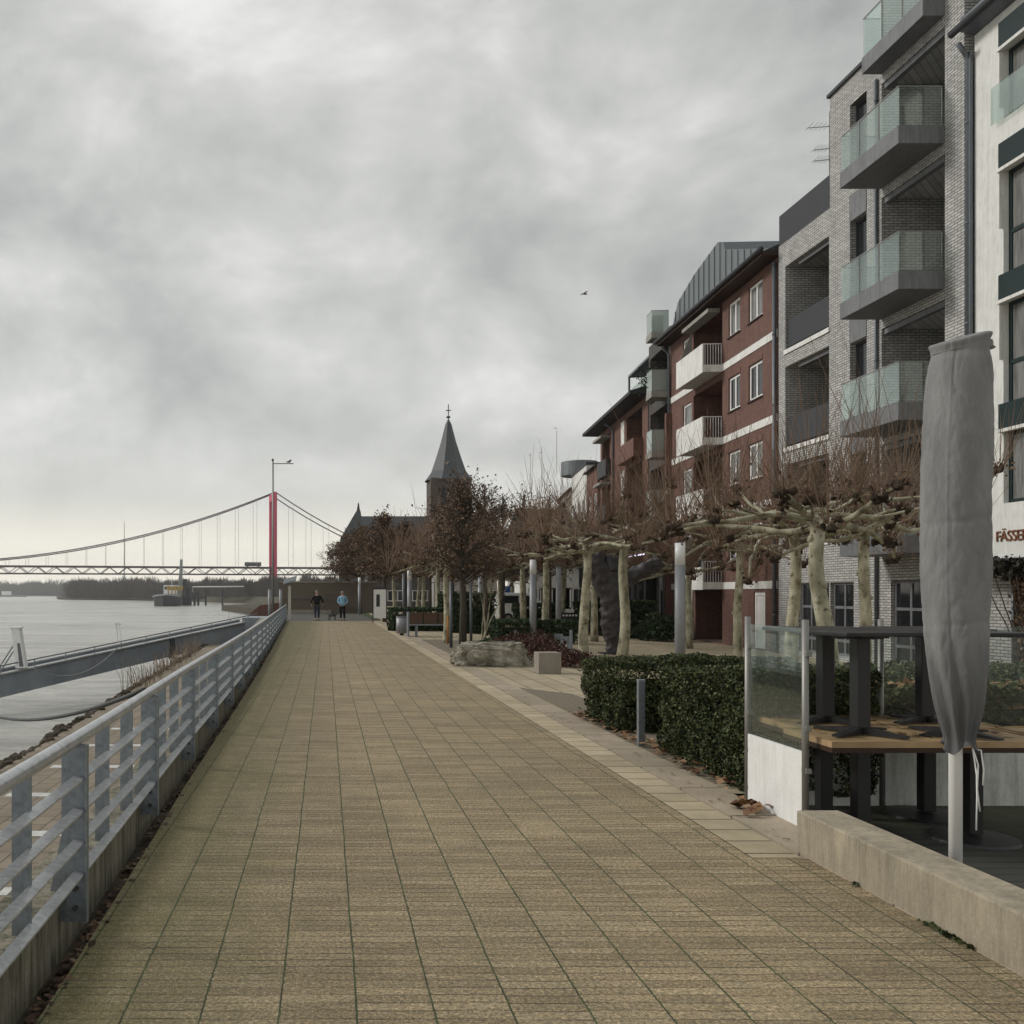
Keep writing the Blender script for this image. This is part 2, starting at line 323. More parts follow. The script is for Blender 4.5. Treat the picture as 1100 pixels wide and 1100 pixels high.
M = dict(
    pave=paving_mat(),
    border=slab_mat('pale_border_slabs', (.46,.38,.26), (.36,.295,.195), .30, moss=.45),
    brownslab=slab_mat('brown_border_slabs', (.27,.215,.14), (.21,.17,.105), .30, moss=.6, joint=(.04,.04,.018)),
    kerb=slab_mat('kerb_stone', (.37,.305,.23), (.29,.24,.18), 1.0, moss=.35),
    plaza=slab_mat('plaza_slabs', (.40,.335,.23), (.33,.275,.19), .6, .4, moss=.25),
    gravel=plain('gravel', (.24,.205,.155), .95, var=.25, nscale=25, fine=120, bumps=.8),
    terrace=slab_mat('terrace_floor', (.042,.042,.034), (.03,.032,.026), .14, .6, (.012,.012,.01), moss=.6),
    quay=slab_mat('quay_paving', (.235,.195,.145), (.19,.155,.112), .5, .35, moss=.1),
    asphalt=plain('asphalt', (.10,.098,.09), .9, var=.12, nscale=2, fine=90, bumps=.4),
    wallc=concrete('mossy_concrete', (.24,.22,.165), (.045,.045,.024), 1.2),
    lowwall=concrete('seat_wall_concrete', (.33,.285,.21), (.15,.135,.10), .8),
    block=concrete('stone_block', (.27,.24,.20), (.16,.14,.12), .6),
    zinc=zincmat('galvanised_steel', (.22,.25,.28)), tube=zincmat('handrail_steel', (.46,.475,.49), .33),
    steel=plain('brushed_steel', (.27,.265,.25), .5, .6, .1),
    lamp=plain('grey_lamp_paint', (.27,.28,.30), .5, .2, .06),
    lampw=plain('opal_glass', (.78,.79,.80), .35, 0, .04),
    white=plain('white_paint', (.84,.84,.83), .5, 0, .05), 
    render=concrete('white_render', (.68,.685,.66), (.46,.46,.43), .6, .9),
    whitepanel=concrete('white_panel', (.74,.74,.73), (.52,.52,.49), .5, .6),
    dirtypanel=concrete('weathered_white_panel', (.60,.61,.59), (.30,.32,.26), .9, .7),
    green=plain('dark_green_panel', (.016,.03,.031), .5, 0, .05),
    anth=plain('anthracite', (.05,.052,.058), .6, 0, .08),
    slab=concrete('balcony_slab_grey', (.16,.165,.175), (.08,.08,.085), .8, .6),
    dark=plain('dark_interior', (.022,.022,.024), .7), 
    gutter=plain('grey_gutter', (.14,.155,.175), .45, .4, .1),
    roofz=plain('zinc_roof', (.16,.18,.19), .5, .4, .06, .6),
    tile=plain('dark_roof_tile', (.055,.055,.06), .7, 0, .15, 2, stretch=(1,1,6), bumps=.4),
    greybrick=brick('grey_white_brick', (.50,.49,.475), (.35,.345,.335), (.13,.13,.128)),
    redbrick=brick('red_brick', (.185,.078,.054), (.125,.056,.042), (.10,.075,.068)),
    brownbrick=brick('brown_brick', (.20,.082,.055), (.145,.062,.044), (.09,.07,.06)),
    darkbrick=brick('dark_grey_brick', (.10,.09,.085), (.065,.06,.06), (.04,.04,.04)),
    churchbrick=brick('church_brick', (.08,.058,.047), (.06,.046,.039), (.08,.07,.06), .5, .16),
    slate=plain('spire_slate', (.055,.06,.068), .55, .1, .12, 1.2, stretch=(1,1,3)),
    band=concrete('white_band', (.72,.72,.70), (.42,.41,.37), .7, .7),
    beige=concrete('grey_beige_render', (.32,.31,.285), (.17,.165,.15), .8, .9),
    pane=plain('window_glass_dark', (.02,.022,.025), .06), 
    panel_=plain('window_glass_curtain', (.22,.22,.21), .12, 0, .3, 3, stretch=(3,3,.3)),
    clear=glassmat('windbreak_glass', (.95,.975,.965), .03, .02, .03, .25),
    balglass=glassmat('balcony_glass', (.90,.935,.92), .12, .045, .03, .5),
    frost=glassmat('frosted_balcony_glass', (.75,.8,.78), .15, .5, .15),
    wood=plain('table_wood', (.42,.29,.16), .45, 0, .15, 4, stretch=(1,12,1)),
    black=plain('black_powder_coat', (.018,.018,.02), .45, .1, .1),
    tabletop=plain('dark_table_top', (.035,.035,.037), .4, 0, .15, 6),
    brown=plain('dark_brown_edge', (.05,.028,.02), .5),
    bronze=plain('dark_bronze', (.075,.068,.07), .6, .2, .2, 8, fine=25, bumps=.9),
    benchwood=plain('bench_timber', (.12,.075,.055), .7, 0, .15, 4, stretch=(1,1,8)),
    red=plain('bridge_red', (.58,.05,.12), .55, 0, .08), dred=plain('bridge_red_girder', (.07,.035,.036), .6, 0, .08),
    cable=plain('bridge_cable', (.13,.10,.105), .6), hanger=plain('hanger_steel', (.28,.27,.27), .6),
    hull=plain('barge_hull', (.05,.055,.055), .5, 0, .15), yellow=plain('yellow_steel', (.5,.33,.06), .6),
    boatgrey=plain('barge_grey', (.3,.31,.31), .6), 
    gang=plain('gangway_blue_grey', (.31,.345,.385), .55, .2, .15, .6, stretch=(1,1,1)), gangtop=plain('gangway_deck', (.45,.46,.46), .6),
    rock=plain('quarry_stone', (.42,.39,.33), .95, 0, .3, 3, c2=(.08,.075,.05), fine=18, bumps=1.0),
    rubble=plain('rubble_bank', (.10,.085,.065), .95, 0, .3, 3, fine=12, bumps=1.0),
    soil=plain('bank_soil', (.085,.078,.05), .95, 0, .2, .3, fine=3, bumps=.8),
    grass=plain('lawn', (.06,.085,.03), .95, 0, .2, .6, fine=40, bumps=.8),
    bark=None, twig=plain('plane_twig', (.20,.135,.095), .8, 0, .15, 2), darktwig=plain('dark_twig', (.05,.035,.026), .9),
    knob=plain('knuckle_bark', (.065,.048,.034), .95, 0, .25, 9, fine=40, bumps=1.0),
    dbark=plain('dark_bark', (.085,.075,.06), .95, 0, .2, 6, stretch=(3,3,.6), bumps=.8),
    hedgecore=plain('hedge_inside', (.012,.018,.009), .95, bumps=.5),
    hedge=leafmat('yew_leaves', [(0,(.012,.022,.009)),(.4,(.035,.050,.018)),(.8,(.075,.088,.032)),(1,(.15,.15,.06))]),
    hedge2=leafmat('hedge_leaves', [(0,(.014,.03,.012)),(.7,(.03,.055,.02)),(1,(.05,.07,.03))]),
    heath=leafmat('heather', [(0,(.035,.014,.012)),(.6,(.075,.026,.022)),(1,(.10,.05,.032))]),
    brownleaf=leafmat('withered_leaves', [(0,(.035,.023,.016)),(.5,(.115,.068,.044)),(.85,(.17,.105,.066)),(1,(.24,.155,.09))]),
    fallen=leafmat('fallen_leaf', [(0,(.10,.05,.03)),(.5,(.22,.12,.06)),(1,(.30,.20,.12))]),
    litter=leafmat('gutter_litter', [(0,(.03,.02,.014)),(.6,(.08,.045,.028)),(1,(.2,.13,.08))]),
    wood_far=leafmat('bare_wood', [(0,(.06,.052,.043)),(.6,(.095,.082,.068)),(1,(.13,.115,.095))]),
    reed=leafmat('dry_reed', [(0,(.10,.07,.045)),(1,(.24,.18,.12))]),
    cloth=None, skin=plain('skin', (.5,.3,.22), .6), hair=plain('grey_hair', (.25,.24,.23), .8), bhair=plain('brown_hair', (.12,.08,.05), .8),
    jacketk=plain('black_jacket', (.015,.015,.017), .7), jeans=plain('jeans', (.045,.055,.08), .8), jacketb=plain('light_blue_jacket', (.26,.48,.68), .6), trous=plain('black_trousers', (.012,.012,.014), .8),
    dog=plain('dog_fur', (.03,.028,.028), .9, c2=(.2,.19,.18), nscale=6),
    stripe=plain('road_paint', (.6,.6,.58), .8), awning=plain('dark_awning', (.05,.05,.055), .8), awnred=plain('red_awning', (.35,.10,.10), .8, var=.3, nscale=5),
    rust=plain('rust_lettering', (.22,.09,.045), .7), led=None, blue=plain('sign_blue', (.03,.08,.25), .5), carw=plain('car_paint_white', (.7,.71,.71), .25), tyre=plain('rubber', (.02,.02,.02), .8),
    orange=plain('orange_paint', (.5,.22,.05), .6), cream=plain('cream_block', (.6,.58,.5), .8), garland=leafmat('fir_garland', [(0,(.008,.012,.008)),(1,(.03,.025,.015))]),
)
def barkmat():
    m, nt, bs = newmat('plane_bark')
    v = coords(nt, 'Object', (1,1,.55))
    n = noi(nt, v, 5.5, 3, .5); n2 = noi(nt, coords(nt), 30, 4, .7); n4 = noi(nt, v, 2.1, 3, .5)
    col = ramp(nt, n, [(.34, (.12,.105,.07)), (.43, (.26,.24,.165)), (.58, (.37,.35,.25)), (.70, (.50,.475,.38))])
    col = mixc(nt, ramp(nt, n4, [(.5, (0,)*3), (.64, (.55,)*3)]), col, (.14, .135, .08))
    spots = noi(nt, coords(nt, 'Object', (1,1,.8)), 16, 2, .5)
    col = mixc(nt, ramp(nt, spots, [(.63, (0,)*3), (.68, (.8,)*3)]), col, (.07, .055, .035))
    col = mixc(nt, .35, col, ramp(nt, n2, [(.3, (.35,)*3), (.7, (.65,)*3)]), 'OVERLAY')
    nt.links.new(col, bs.inputs['Base Color']); bs.inputs['Roughness'].default_value = .85
    bump(nt, bs, n2, .4, .006); return m
M['bark'] = barkmat()
def clothmat():
    m, nt, bs = newmat('grey_parasol_cover')
    n = noi(nt, coords(nt, 'Object', (1,1,.35)), 6, 5, .6); w = noi(nt, coords(nt), 260, 2, .7)
    st = noi(nt, coords(nt, 'Object', (1,1,.25)), 9, 3, .6)
    col = ramp(nt, n, [(.3, (.15,.15,.15)), (.7, (.24,.24,.238))])
    col = mixc(nt, .35, col, ramp(nt, w, [(.35, (.3,)*3), (.65, (.7,)*3)]), 'OVERLAY')
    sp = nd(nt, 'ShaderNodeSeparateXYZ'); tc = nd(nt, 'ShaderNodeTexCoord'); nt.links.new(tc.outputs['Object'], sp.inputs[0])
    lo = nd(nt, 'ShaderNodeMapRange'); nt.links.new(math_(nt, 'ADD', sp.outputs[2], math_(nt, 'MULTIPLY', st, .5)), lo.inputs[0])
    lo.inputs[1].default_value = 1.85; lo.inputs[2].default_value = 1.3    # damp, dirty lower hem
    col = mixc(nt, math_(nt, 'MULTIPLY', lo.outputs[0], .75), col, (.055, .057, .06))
    nt.links.new(col, bs.inputs['Base Color']); bs.inputs['Roughness'].default_value = .95
    bump(nt, bs, math_(nt, 'ADD', n, math_(nt, 'MULTIPLY', w, .05)), .5, .03); return m
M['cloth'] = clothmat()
def ledmat():
    m, nt, bs = newmat('led_strip'); bs.inputs['Emission Color'].default_value = (.75,.7,1,1); bs.inputs['Emission Strength'].default_value = 1.6; return m
M['led'] = ledmat()

# ------------------------------------------------------------------ camera, sky, sun
cam = bpy.data.cameras.new('camera'); co = bpy.data.objects.new('camera', cam); COL.objects.link(co); sc.camera = co
co.location = (0, 0, EYE); co.rotation_euler = (pi/2, 0, 0)
cam.sensor_width = 36; cam.lens = 36*F/1100; cam.shift_x = (550-VX)/1100; cam.shift_y = (HY-550)/1100
cam.clip_start = .1; cam.clip_end = 20000
sc.view_settings.view_transform = 'Standard'; sc.view_settings.look = 'None'; sc.view_settings.exposure = .44; sc.view_settings.gamma = 1

w = bpy.data.worlds.new('World'); sc.world = w; w.use_nodes = True; nt = w.node_tree
for n in list(nt.nodes): nt.nodes.remove(n)
out = nd(nt, 'ShaderNodeOutputWorld')
sky = nd(nt, 'ShaderNodeTexSky', sky_type='NISHITA'); sky.sun_disc = False
SUN_EL, SUN_AZ = radians(32), radians(-70)        # azimuth from +Y towards +X
sky.sun_elevation = SUN_EL; sky.sun_rotation = SUN_AZ
b1 = nd(nt, 'ShaderNodeBackground'); b1.inputs[1].default_value = .07; nt.links.new(sky.outputs[0], b1.inputs[0])
tc = nd(nt, 'ShaderNodeTexCoord'); sp = nd(nt, 'ShaderNodeSeparateXYZ'); nt.links.new(tc.outputs['Generated'], sp.inputs[0])
zc = math_(nt, 'MAXIMUM', sp.outputs[2], 0.0)
den = math_(nt, 'ADD', zc, .22)
cb = nd(nt, 'ShaderNodeCombineXYZ')
nt.links.new(math_(nt, 'DIVIDE', sp.outputs[0], den), cb.inputs[0]); nt.links.new(math_(nt, 'DIVIDE', sp.outputs[1], den), cb.inputs[1])
mp = nd(nt, 'ShaderNodeMapping'); mp.inputs['Location'].default_value = (3.1, 7.4, 1.3); mp.inputs['Scale'].default_value = (1, 1, 1.5); nt.links.new(tc.outputs['Generated'], mp.inputs[0])
c1 = nd(nt, 'ShaderNodeTexNoise'); c1.inputs['Scale'].default_value = 4.2; c1.inputs['Detail'].default_value = 9; c1.inputs['Roughness'].default_value = .58; c1.inputs['Distortion'].default_value = .25
nt.links.new(mp.outputs[0], c1.inputs['Vector'])
c2 = nd(nt, 'ShaderNodeTexNoise'); c2.inputs['Scale'].default_value = 1.5; c2.inputs['Detail'].default_value = 3
nt.links.new(mp.outputs[0], c2.inputs['Vector'])
cf = math_(nt, 'ADD', math_(nt, 'MULTIPLY', c1.outputs['Fac'], .62), math_(nt, 'MULTIPLY', c2.outputs['Fac'], .38))
cloud = ramp(nt, cf, [(.36, (.245,.25,.245)), (.45, (.345,.35,.338)), (.53, (.45,.452,.432)), (.63, (.62,.618,.60))])
hz = ramp(nt, sp.outputs[2], [(0.0, (1.0,.92,.76)), (.05, (.84,.79,.67)), (.10, (.50,.495,.455)), (.16, (.39,.39,.372))])
hf = nd(nt, 'ShaderNodeMapRange', interpolation_type='SMOOTHSTEP'); nt.links.new(sp.outputs[2], hf.inputs[0])
hf.inputs[1].default_value = .20; hf.inputs[2].default_value = .02
skyc = mixc(nt, hf.outputs[0], cloud, hz)
b2 = nd(nt, 'ShaderNodeBackground'); b2.inputs[1].default_value = 1.10; nt.links.new(skyc, b2.inputs[0])
mx = nd(nt, 'ShaderNodeMixShader'); mx.inputs[0].default_value = .93
nt.links.new(b1.outputs[0], mx.inputs[1]); nt.links.new(b2.outputs[0], mx.inputs[2]); nt.links.new(mx.outputs[0], out.inputs[0])

sl = bpy.data.lights.new('sun', 'SUN'); sl.energy = 1.5; sl.angle = radians(14); sl.color = (1, .96, .9)
so = bpy.data.objects.new('sun', sl); COL.objects.link(so)
d = Vector((sin(SUN_AZ)*cos(SUN_EL), cos(SUN_AZ)*cos(SUN_EL), sin(SUN_EL)))
so.rotation_euler = d.to_track_quat('Z', 'Y').to_euler()

# ------------------------------------------------------------------ ground, river
RAILP = [(-4,-1.14),(3.3,-1.155),(5,-1.175),(8,-1.25),(12.3,-1.31),(17,-1.39),(24,-1.54),(35,-1.82),(45,-2.07),(56,-2.34)]
def rx(y):
    for (a, xa), (b, xb) in zip(RAILP, RAILP[1:]):
        if y <= b: return xa+(xb-xa)*(y-a)/(b-a)
    return RAILP[-1][1]
def strip(x0f, x1f, ys, z, mat, name, thick=None):
    g = G()
    for a, b in zip(ys, ys[1:]):
        i = len(g.v)
        if i == 0: g.v += [(x0f(a), a, z), (x1f(a), a, z)]
        i = len(g.v); g.v += [(x0f(b), b, z), (x1f(b), b, z)]
        g.f.append((i-2, i-1, i+1, i))
    if thick:
        n = len(g.v)
        g.v += [(x, y, zz-thick) for x, y, zz in g.v]
        for k in range(0, n-2, 2):
            g.f.append((k, k+2, n+k+2, n+k)); g.f.append((k+1, n+k+1, n+k+3, k+3))
        g.f.append((0, n, n+1, 1)); g.f.append((n-2, n-1, 2*n-1, 2*n-2))
    return struct(name, g, mat)
YS = [-4+2*i for i in range(31)]
EDGE = lambda y: rx(y)+.03+.012*sin(y*3.1)
strip(EDGE, lambda y: 2.70, YS, 0, M['pave'], 'promenade_paving', .2)
strip(lambda y: 2.704, lambda y: 3.018, [5.9]+[y for y in YS if y > 6], .002, M['border'], 'pale_border_paving')
strip(lambda y: 2.704, lambda y: 3.055, [-4, 5.895], .0, M['pave'], 'border_paving')
strip(lambda y: 3.018, lambda y: 3.05, YS, -.03, M['dark'], 'drain_channel')
strip(lambda y: 3.05, lambda y: 3.40, YS, .006, M['kerb'], 'kerb', .05)
strip(lambda y: rx(y)-.15, lambda y: EDGE(y)+.05, YS, -.12, M['rubble'], 'gutter_bed')
strip(lambda y: -3.6, lambda y: 3.6, [56, 77], -.02, M['asphalt'], 'asphalt_path')
g = G(); g.box(-3.6, -1.2+1.6, 74.6, 75.2, -.1, .30); struct('far_kerb', g, M['block'])
# plaza
g = G()
xs = [3.4, 5, 7, 9, 11, 13, 14.5, 18, 60]; ys = [-6, 7.8, 30, 60, 120]
def grid(x0, x1, y0, y1, g):
    X = [x for x in xs if x0 < x < x1]; X = [x0]+X+[x1]
    for a, b in zip(X, X[1:]):
        g.poly([(a, y0, gz(a)), (b, y0, gz(b)), (b, y1, gz(b)), (a, y1, gz(a))])
grid(3.4, 60, 7.8, 140, g); grid(9.2, 60, -6, 7.8, g)
struct('plaza_paving', g, M['plaza'])
g = G().poly([(3.2, -4, -.1), (9.2, -4, -.1), (9.2, 7.8, -.1), (3.2, 7.8, -.1)]); struct('terrace_floor', g, M['terrace'])
# gravel strip along the kerb behind it
def sheet(name, pts, mat): return struct(name, G().poly(pts), mat)
sheet('gravel_strip', [(3.42, 8.2, .004), (4.3, 8.2, .004), (4.1, 15.5, .004), (3.42, 16.5, .004)], M['gravel'])
sheet('gravel_bed', [(3.42, 22.5, .004), (5.2, 22.5, .004), (6.2, 33, .004), (3.42, 33.6, .004)], M['gravel'])
sheet('planting_bed', [(3.7, 7.85, .006), (9, 7.85, -.14), (9, 9.3, -.14), (3.7, 9.3, .006)], M['rubble'])
# river and land
g = G().poly([(-9000, -200, -4.5), (9000, -200, -4.5), (9000, 12000, -4.5), (-9000, 12000, -4.5)]); struct('river', g, M['water'] if 'water' in M else watermat())
g = G(); top = []; low = []
bank = [(77, -3.7, -8), (110, -4.5, -9), (200, -11, -16), (300, -18, -23), (430, -26, -32), (560, -42, -50), (640, -80, -90)]
for a, b in zip(bank, bank[1:]):
    g.poly([(a[1], a[0], -.45), (3000, a[0], -.45), (3000, b[0], -.45), (b[1], b[0], -.45)])
    g.poly([(a[2], a[0], -4.6), (a[1], a[0], -.45), (b[1], b[0], -.45), (b[2], b[0], -4.6)])
g.poly([(-95, 640, -.45), (3000, 640, -.45), (3000, 6000, -.45), (-160, 6000, -.45)])
struct('ground', g, M['soil'])
sheet('churchyard_lawn', [(2.2, 66, -.3), (30, 66, -.44), (30, 130, -.44), (2.2, 130, -.40)], M['grass'])
sheet('lawn_strip', [(2.9, 58, .01), (9, 58, -.1), (9, 82, -.1), (2.9, 82, .01)], M['grass'])
# lower quay + rubble edge + reed bank
g = G().poly([(-5.55, -6, -1.8), (-1.3, -6, -1.8), (-2.4, 66, -1.8), (-8.1, 66, -1.8)]); struct('lower_quay', g, M['quay'])
for k, y in enumerate((5.5, 8.1, 10.7, 13.3, 15.9, 18.5, 21.1, 23.7)):
    sheet('parking_line', [(-5.5, y, -1.795), (-3.4, y, -1.795), (-3.4, y+.3, -1.795), (-5.5, y+.3, -1.795)], M['stripe'])
sheet('parking_line', [(-3.0, -2, -1.795), (-2.88, -2, -1.795), (-2.88, 27, -1.795), (-3.0, 27, -1.795)], M['stripe'])
g = G(); rr = random.Random(3)
for y in [i*2.0 for i in range(-3, 40)]:
    def prof(y):
        t = 0; q = .55-y*.036
        zt = -1.85+(1.35)*t; j = lambda s: .25*noise.noise(Vector((y*.8, s, 0)))
        x0 = rx(min(y, 56))-.25
        return [(x0, y, zt-.02), (-6.3+q+j(1)*.5, y, zt+.02), (-6.9+q+j(3), y, -2.6), (-8.3+q+j(5), y, -3.8), (-9.6+q, y, -4.7)]
    a, b = prof(y), prof(y+2)
    for i in range(4): g.poly([a[i+1], a[i], b[i], b[i+1]])
struct('river_bank', g, M['rubble'])
g = G()
for i in range(1500):
    y = rr.uniform(-1, 66); s = rr.uniform(.06, .2); t = rr.random()
    x = -5.8-y*.036-2.8*t*t+rr.uniform(-.1, .1); z = -1.82-2.4*t*t
    g.blob((x, y, z+ (0.0)), s, s*.7, seed=i, n=6, m=4, amp=.4)
tag(mk('riprap_stones', g, M['rubble']), 'dark loose riprap stones along the river edge', 'stones', kind='stuff')
g = G()
for i in range(330):
    y = rr.uniform(33, 56); x = -5.7-y*.036+rr.gauss(0, .22); t = max(0, min(1, (y-12)/10)); z = -1.85
    h = rr.uniform(.3, 1.35)*(.5+.5*noise.noise(Vector((y*.5, 0, 7)))+.3); dx, dy = rr.gauss(0, .16), rr.gauss(0, .16)
    g.tube([(x, y, z-.3), (x+dx*.4, y+dy*.4, z+h*.5), (x+dx*1.2, y+dy*1.2, z+h)], [.011, .009, .005], 3, False)
tag(mk('dry_reeds', g, M['reed']), 'dry brown reeds and weeds on the river bank', 'reeds', kind='stuff')

# promenade edge wall
g = G()
ysw = YS
for a, b in zip(ysw, ysw[1:]):
    for (xo, z0, z1) in ((0, 0, 0),):
        xa, xb = rx(a)-.130, rx(b)-.130
        g.poly([(xa, a, -2), (xa, a, .22), (xb, b, .22), (xb, b, -2)][::-1])
        g.poly([(xa, a, .22), (xa-.24, a, .22), (xb-.24, b, .22), (xb, b, .22)])
        g.poly([(xa-.24, a, .22), (xa-.24, a, -2), (xb-.24, b, -2), (xb-.24, b, .22)])
tag(mk('river_wall', g, M['wallc']), 'low streaked mossy concrete wall under the galvanised railing', 'wall')
# leaf litter in the gutter
g = G(); rr = random.Random(5)
for i in range(3800):
    y = 2.6+ (rr.random()**1.6)*36; cl = noise.noise(Vector((y*1.8, 0, 3)))
    if cl < -.12: continue
    w_ = rr.random(); x = rx(y)-.10+.16*w_; z_ = -.11+.12*max(0, w_-.1)*min(1, rr.random()*1.6)
    g.leaf((x, y, z_+rr.uniform(0, .02)), rr.uniform(.015, .06), rr, .45)
tag(mk('gutter_leaf_litter', g, M['litter']), 'dead leaves and dirt caught along the foot of the railing wall', 'leaf litter', kind='stuff')
g = G()
for i in range(420):
    y = rr.uniform(3, 50); x = 2.95+abs(rr.gauss(0, .1))+.1; 
    if rr.random() < .3: x = rr.uniform(3.4, 4.2)
    if y < 6.2: continue
    g.leaf((x, y, .02), rr.uniform(.015, .05), rr, .7)
for i in range(240):
    g.leaf((3.36+rr.random()*.3, rr.uniform(7.8, 13), .03+rr.random()*.03), rr.uniform(.03, .11), rr, .4)
tag(mk('scattered_leaves', g, M['fallen']), 'scattered withered leaves on the kerb by the hedges', 'fallen leaves', kind='stuff')
g = G()
for i in range(26): g.leaf((3.25+rr.gauss(0, .04), 7.15+rr.gauss(0, .12), .04+rr.random()*.03), rr.uniform(.07, .14), rr, .3)
tag(mk('leaf_pile', g, M['fallen']), 'small heap of pale brown leaves at foot of white glass-screen panel', 'leaves', kind='stuff')
g = G()
for i in range(500):
    y = rr.uniform(2.3, 6.0); x = 3.045-abs(rr.gauss(0, .012)); h = rr.uniform(.01, .035)
    if noise.noise(Vector((y*2.3, 9, 1))) < .05: continue
    g.leaf((x, y, h*.5), h, rr)
tag(mk('grass_tufts', g, M['hedge']), 'tiny green grass tufts at foot of the low concrete wall', 'grass', kind='stuff')

# ------------------------------------------------------------------ railing
rail = thing('railing', 'galvanised steel railing with round handrail along the river edge', 'railing', (0,0,0))
def along(y0, y1, n, off, z): return [(rx(y0+(y1-y0)*i/n)+off, y0+(y1-y0)*i/n, z) for i in range(n+1)]
mk('handrail', G().tube(along(-3.5, 56, 40, -.055, .962), .034, 14), M['tube'], rail, True)
PY0 = 4.56; BAY = 2.2
for z in (.31, .465, .62, .775):
    g = G(); ys_ = [-3.5+i*1.0 for i in range(60)]
    for a, b in zip(ys_, ys_[1:]):
        pa = [(rx(a)+dx, a, z+dz) for dx, dz in ((-.010, -.009), (-.010, .000), (-.060, .013), (-.060, .004))]
        pb = [(rx(b)+dx, b, z+dz) for dx, dz in ((-.010, -.009), (-.010, .000), (-.060, .013), (-.060, .004))]
        for i in range(4):
            j = (i+1) % 4; g.poly([pa[i], pb[i], pb[j], pa[j]])
    mk('bar', g, M['tube'], rail)
gm = G(); gm.box(-.125, -.004, 0, .012, .07, .94).box(-.004, .006, -.028, .012, .07, .94)
gm.prism([(-.125, 0.0, .50), (-.20, 0.0, .12), (-.20, 0.0, .07), (-.125, 0, .07)], (0, .012, 0))
gb = G()
for z in (.14, .235, .43): gb.tube([(-.055, -.022, z), (-.055, .002, z)], .014, 6)
gn = G().box(-.13, -.05, 0, .01, .27, .94)
gp = G().box(-.10, .03, -.11, -.012, .02, .26)
k0 = None; n0 = None
for i in range(-2, 24):
    y = PY0+BAY*i; x = rx(y)
    if y > 56: break
    if k0 is None:
        k0 = mk('post', gm, M['zinc'], rail); bl = mk('bolt', gb, M['anth'], k0)
        k0.location = (x, y, 0)
    else:
        k = k0.copy(); COL.objects.link(k); k.location = (x, y, 0)
        b_ = bl.copy(); COL.objects.link(b_); b_.parent = k
    for q in (1, 2):
        yy = y+BAY*q/3
        if n0 is None: n0 = mk('baluster', gn, M['zinc'], rail); n0.location = (rx(yy), yy, 0)
        else:
            k = n0.copy(); COL.objects.link(k); k.location = (rx(yy), yy, 0)

# ------------------------------------------------------------------ low wall, windbreak, tables, parasol
g = G().box(3.052, 3.33, -3, 6.04, -.12, .272)
tag(mk('seat_wall', g, M['lowwall'], bevel=.012), 'low streaky concrete wall beside the cafe terrace', 'low wall')

wb = thing('glass_windbreak', 'glass windbreak with white lower panel and steel posts around the terrace', 'windbreak', (3.40, 7.5, 0))
def post(x, y, h=1.49, z0=-.1): mk('post', G().tube([(x, y, z0), (x, y, h)], .024, 12), M['steel'], wb, True)
post(0, 0); post(0, -.9)
for i in range(1, 5): post(1.25*i if i != 2 else 1.92+.75-.0, .3, 1.46)
g = G().box(-.012, .012, -.875, -.025, -.02, .55); mk('lower_panel', g, M['whitepanel'], wb)
g = G().box(-.005, .005, -.875, -.025, .56, 1.43); mk('glass_pane', g, M['clear'], wb)
for i in range(5):
    x0 = .03+1.25*i; w0 = .14 if i == 0 else 0
    mk('lower_panel', G().box(x0+w0, x0+1.2, .288, .312, -.1, .5), M['whitepanel' if i < 1 else 'dirtypanel'], wb)
    mk('glass_pane', G().box(x0+w0, x0+1.2, .295, .305, .51, 1.40), M['clear'], wb)
for (x, y) in ((0, 0), (0, -.9)):
    for z in (.12, .42, .72, 1.25):
        mk('clamp', G().box(x-.012, x+.03, y-.035, y+.035, z-.02, z+.02), M['steel'], wb, bevel=.004)

def table(loc, label, top, wood=True, size=.39, rz=0.0):
    t = thing('cafe_table', label, 'table', loc, rz, 'cafe tables stacked on the terrace')
    if wood:
        g = G().box(-size+.03, size-.03, -.31, .31, .735, .75); 
        tp = mk('tabletop', g, M['wood'], t)
        r = G(); s = size
        r.box(-s, s, -.34, -.31, .715, .758).box(-s, s, .31, .34, .715, .758).box(-s, -s+.03, -.31, .31, .715, .758).box(s-.03, s, -.31, .31, .715, .758)
        mk('rim', r, M['wood'], tp)
        r = G().box(-s, s, -.341, -.30, .68, .714).box(-s, -s+.03, -.30, .34, .68, .714); mk('apron', r, M['brown'], tp)
    else:
        g = G().box(-.34, .34, -.34, .34, .715, .745); mk('tabletop', g, M['tabletop'], t, bevel=.006)
        mk('top_bracket', G().box(-.2, .2, -.04, .04, .69, .713).box(-.04, .04, -.2, .2, .692, .711), M['black'], t)
    mk('pedestal', G().box(-.05, .05, -.05, .05, .04, .70), M['black'], t, bevel=.008)
    ft = G()
    if wood:
        ft.tube([(0,0,.0), (0,0,.018), (0,0,.03)], [.30, .29, .06], 24)
    else:
        for a in (.5, .5+pi/2, .5+pi, .5+1.5*pi):
            c_, s_ = cos(a), sin(a)
            ft.prism([(-s_*.035, c_*.035, 0), (c_*.33-s_*.02, s_*.33+c_*.02, 0), (c_*.33-s_*.02, s_*.33+c_*.02, .014), (-s_*.035, c_*.035, .05)], (s_*.055, -c_*.055, 0))
    mk('foot', ft, M['black'], t)
    return t
zt = -.1; UP = .66
table((3.87, 6.74, zt), 'lower wood-topped cafe table beside the glass windbreak', 0)
table((4.68, 6.74, zt), 'lower wood-topped cafe table behind the closed grey parasol', 0)
table((3.98, 7.44, zt), 'lower wood-topped cafe table against the back panels, left one', 0)
table((4.80, 7.44, zt), 'lower wood-topped cafe table against the back panels, right one', 0)
table((5.50, 6.80, zt), 'wood-topped cafe table at the right edge of the photo', 0)
table((3.89, 6.78, UP), 'dark-topped table standing on the front left wooden table', 0, False, rz=.1)
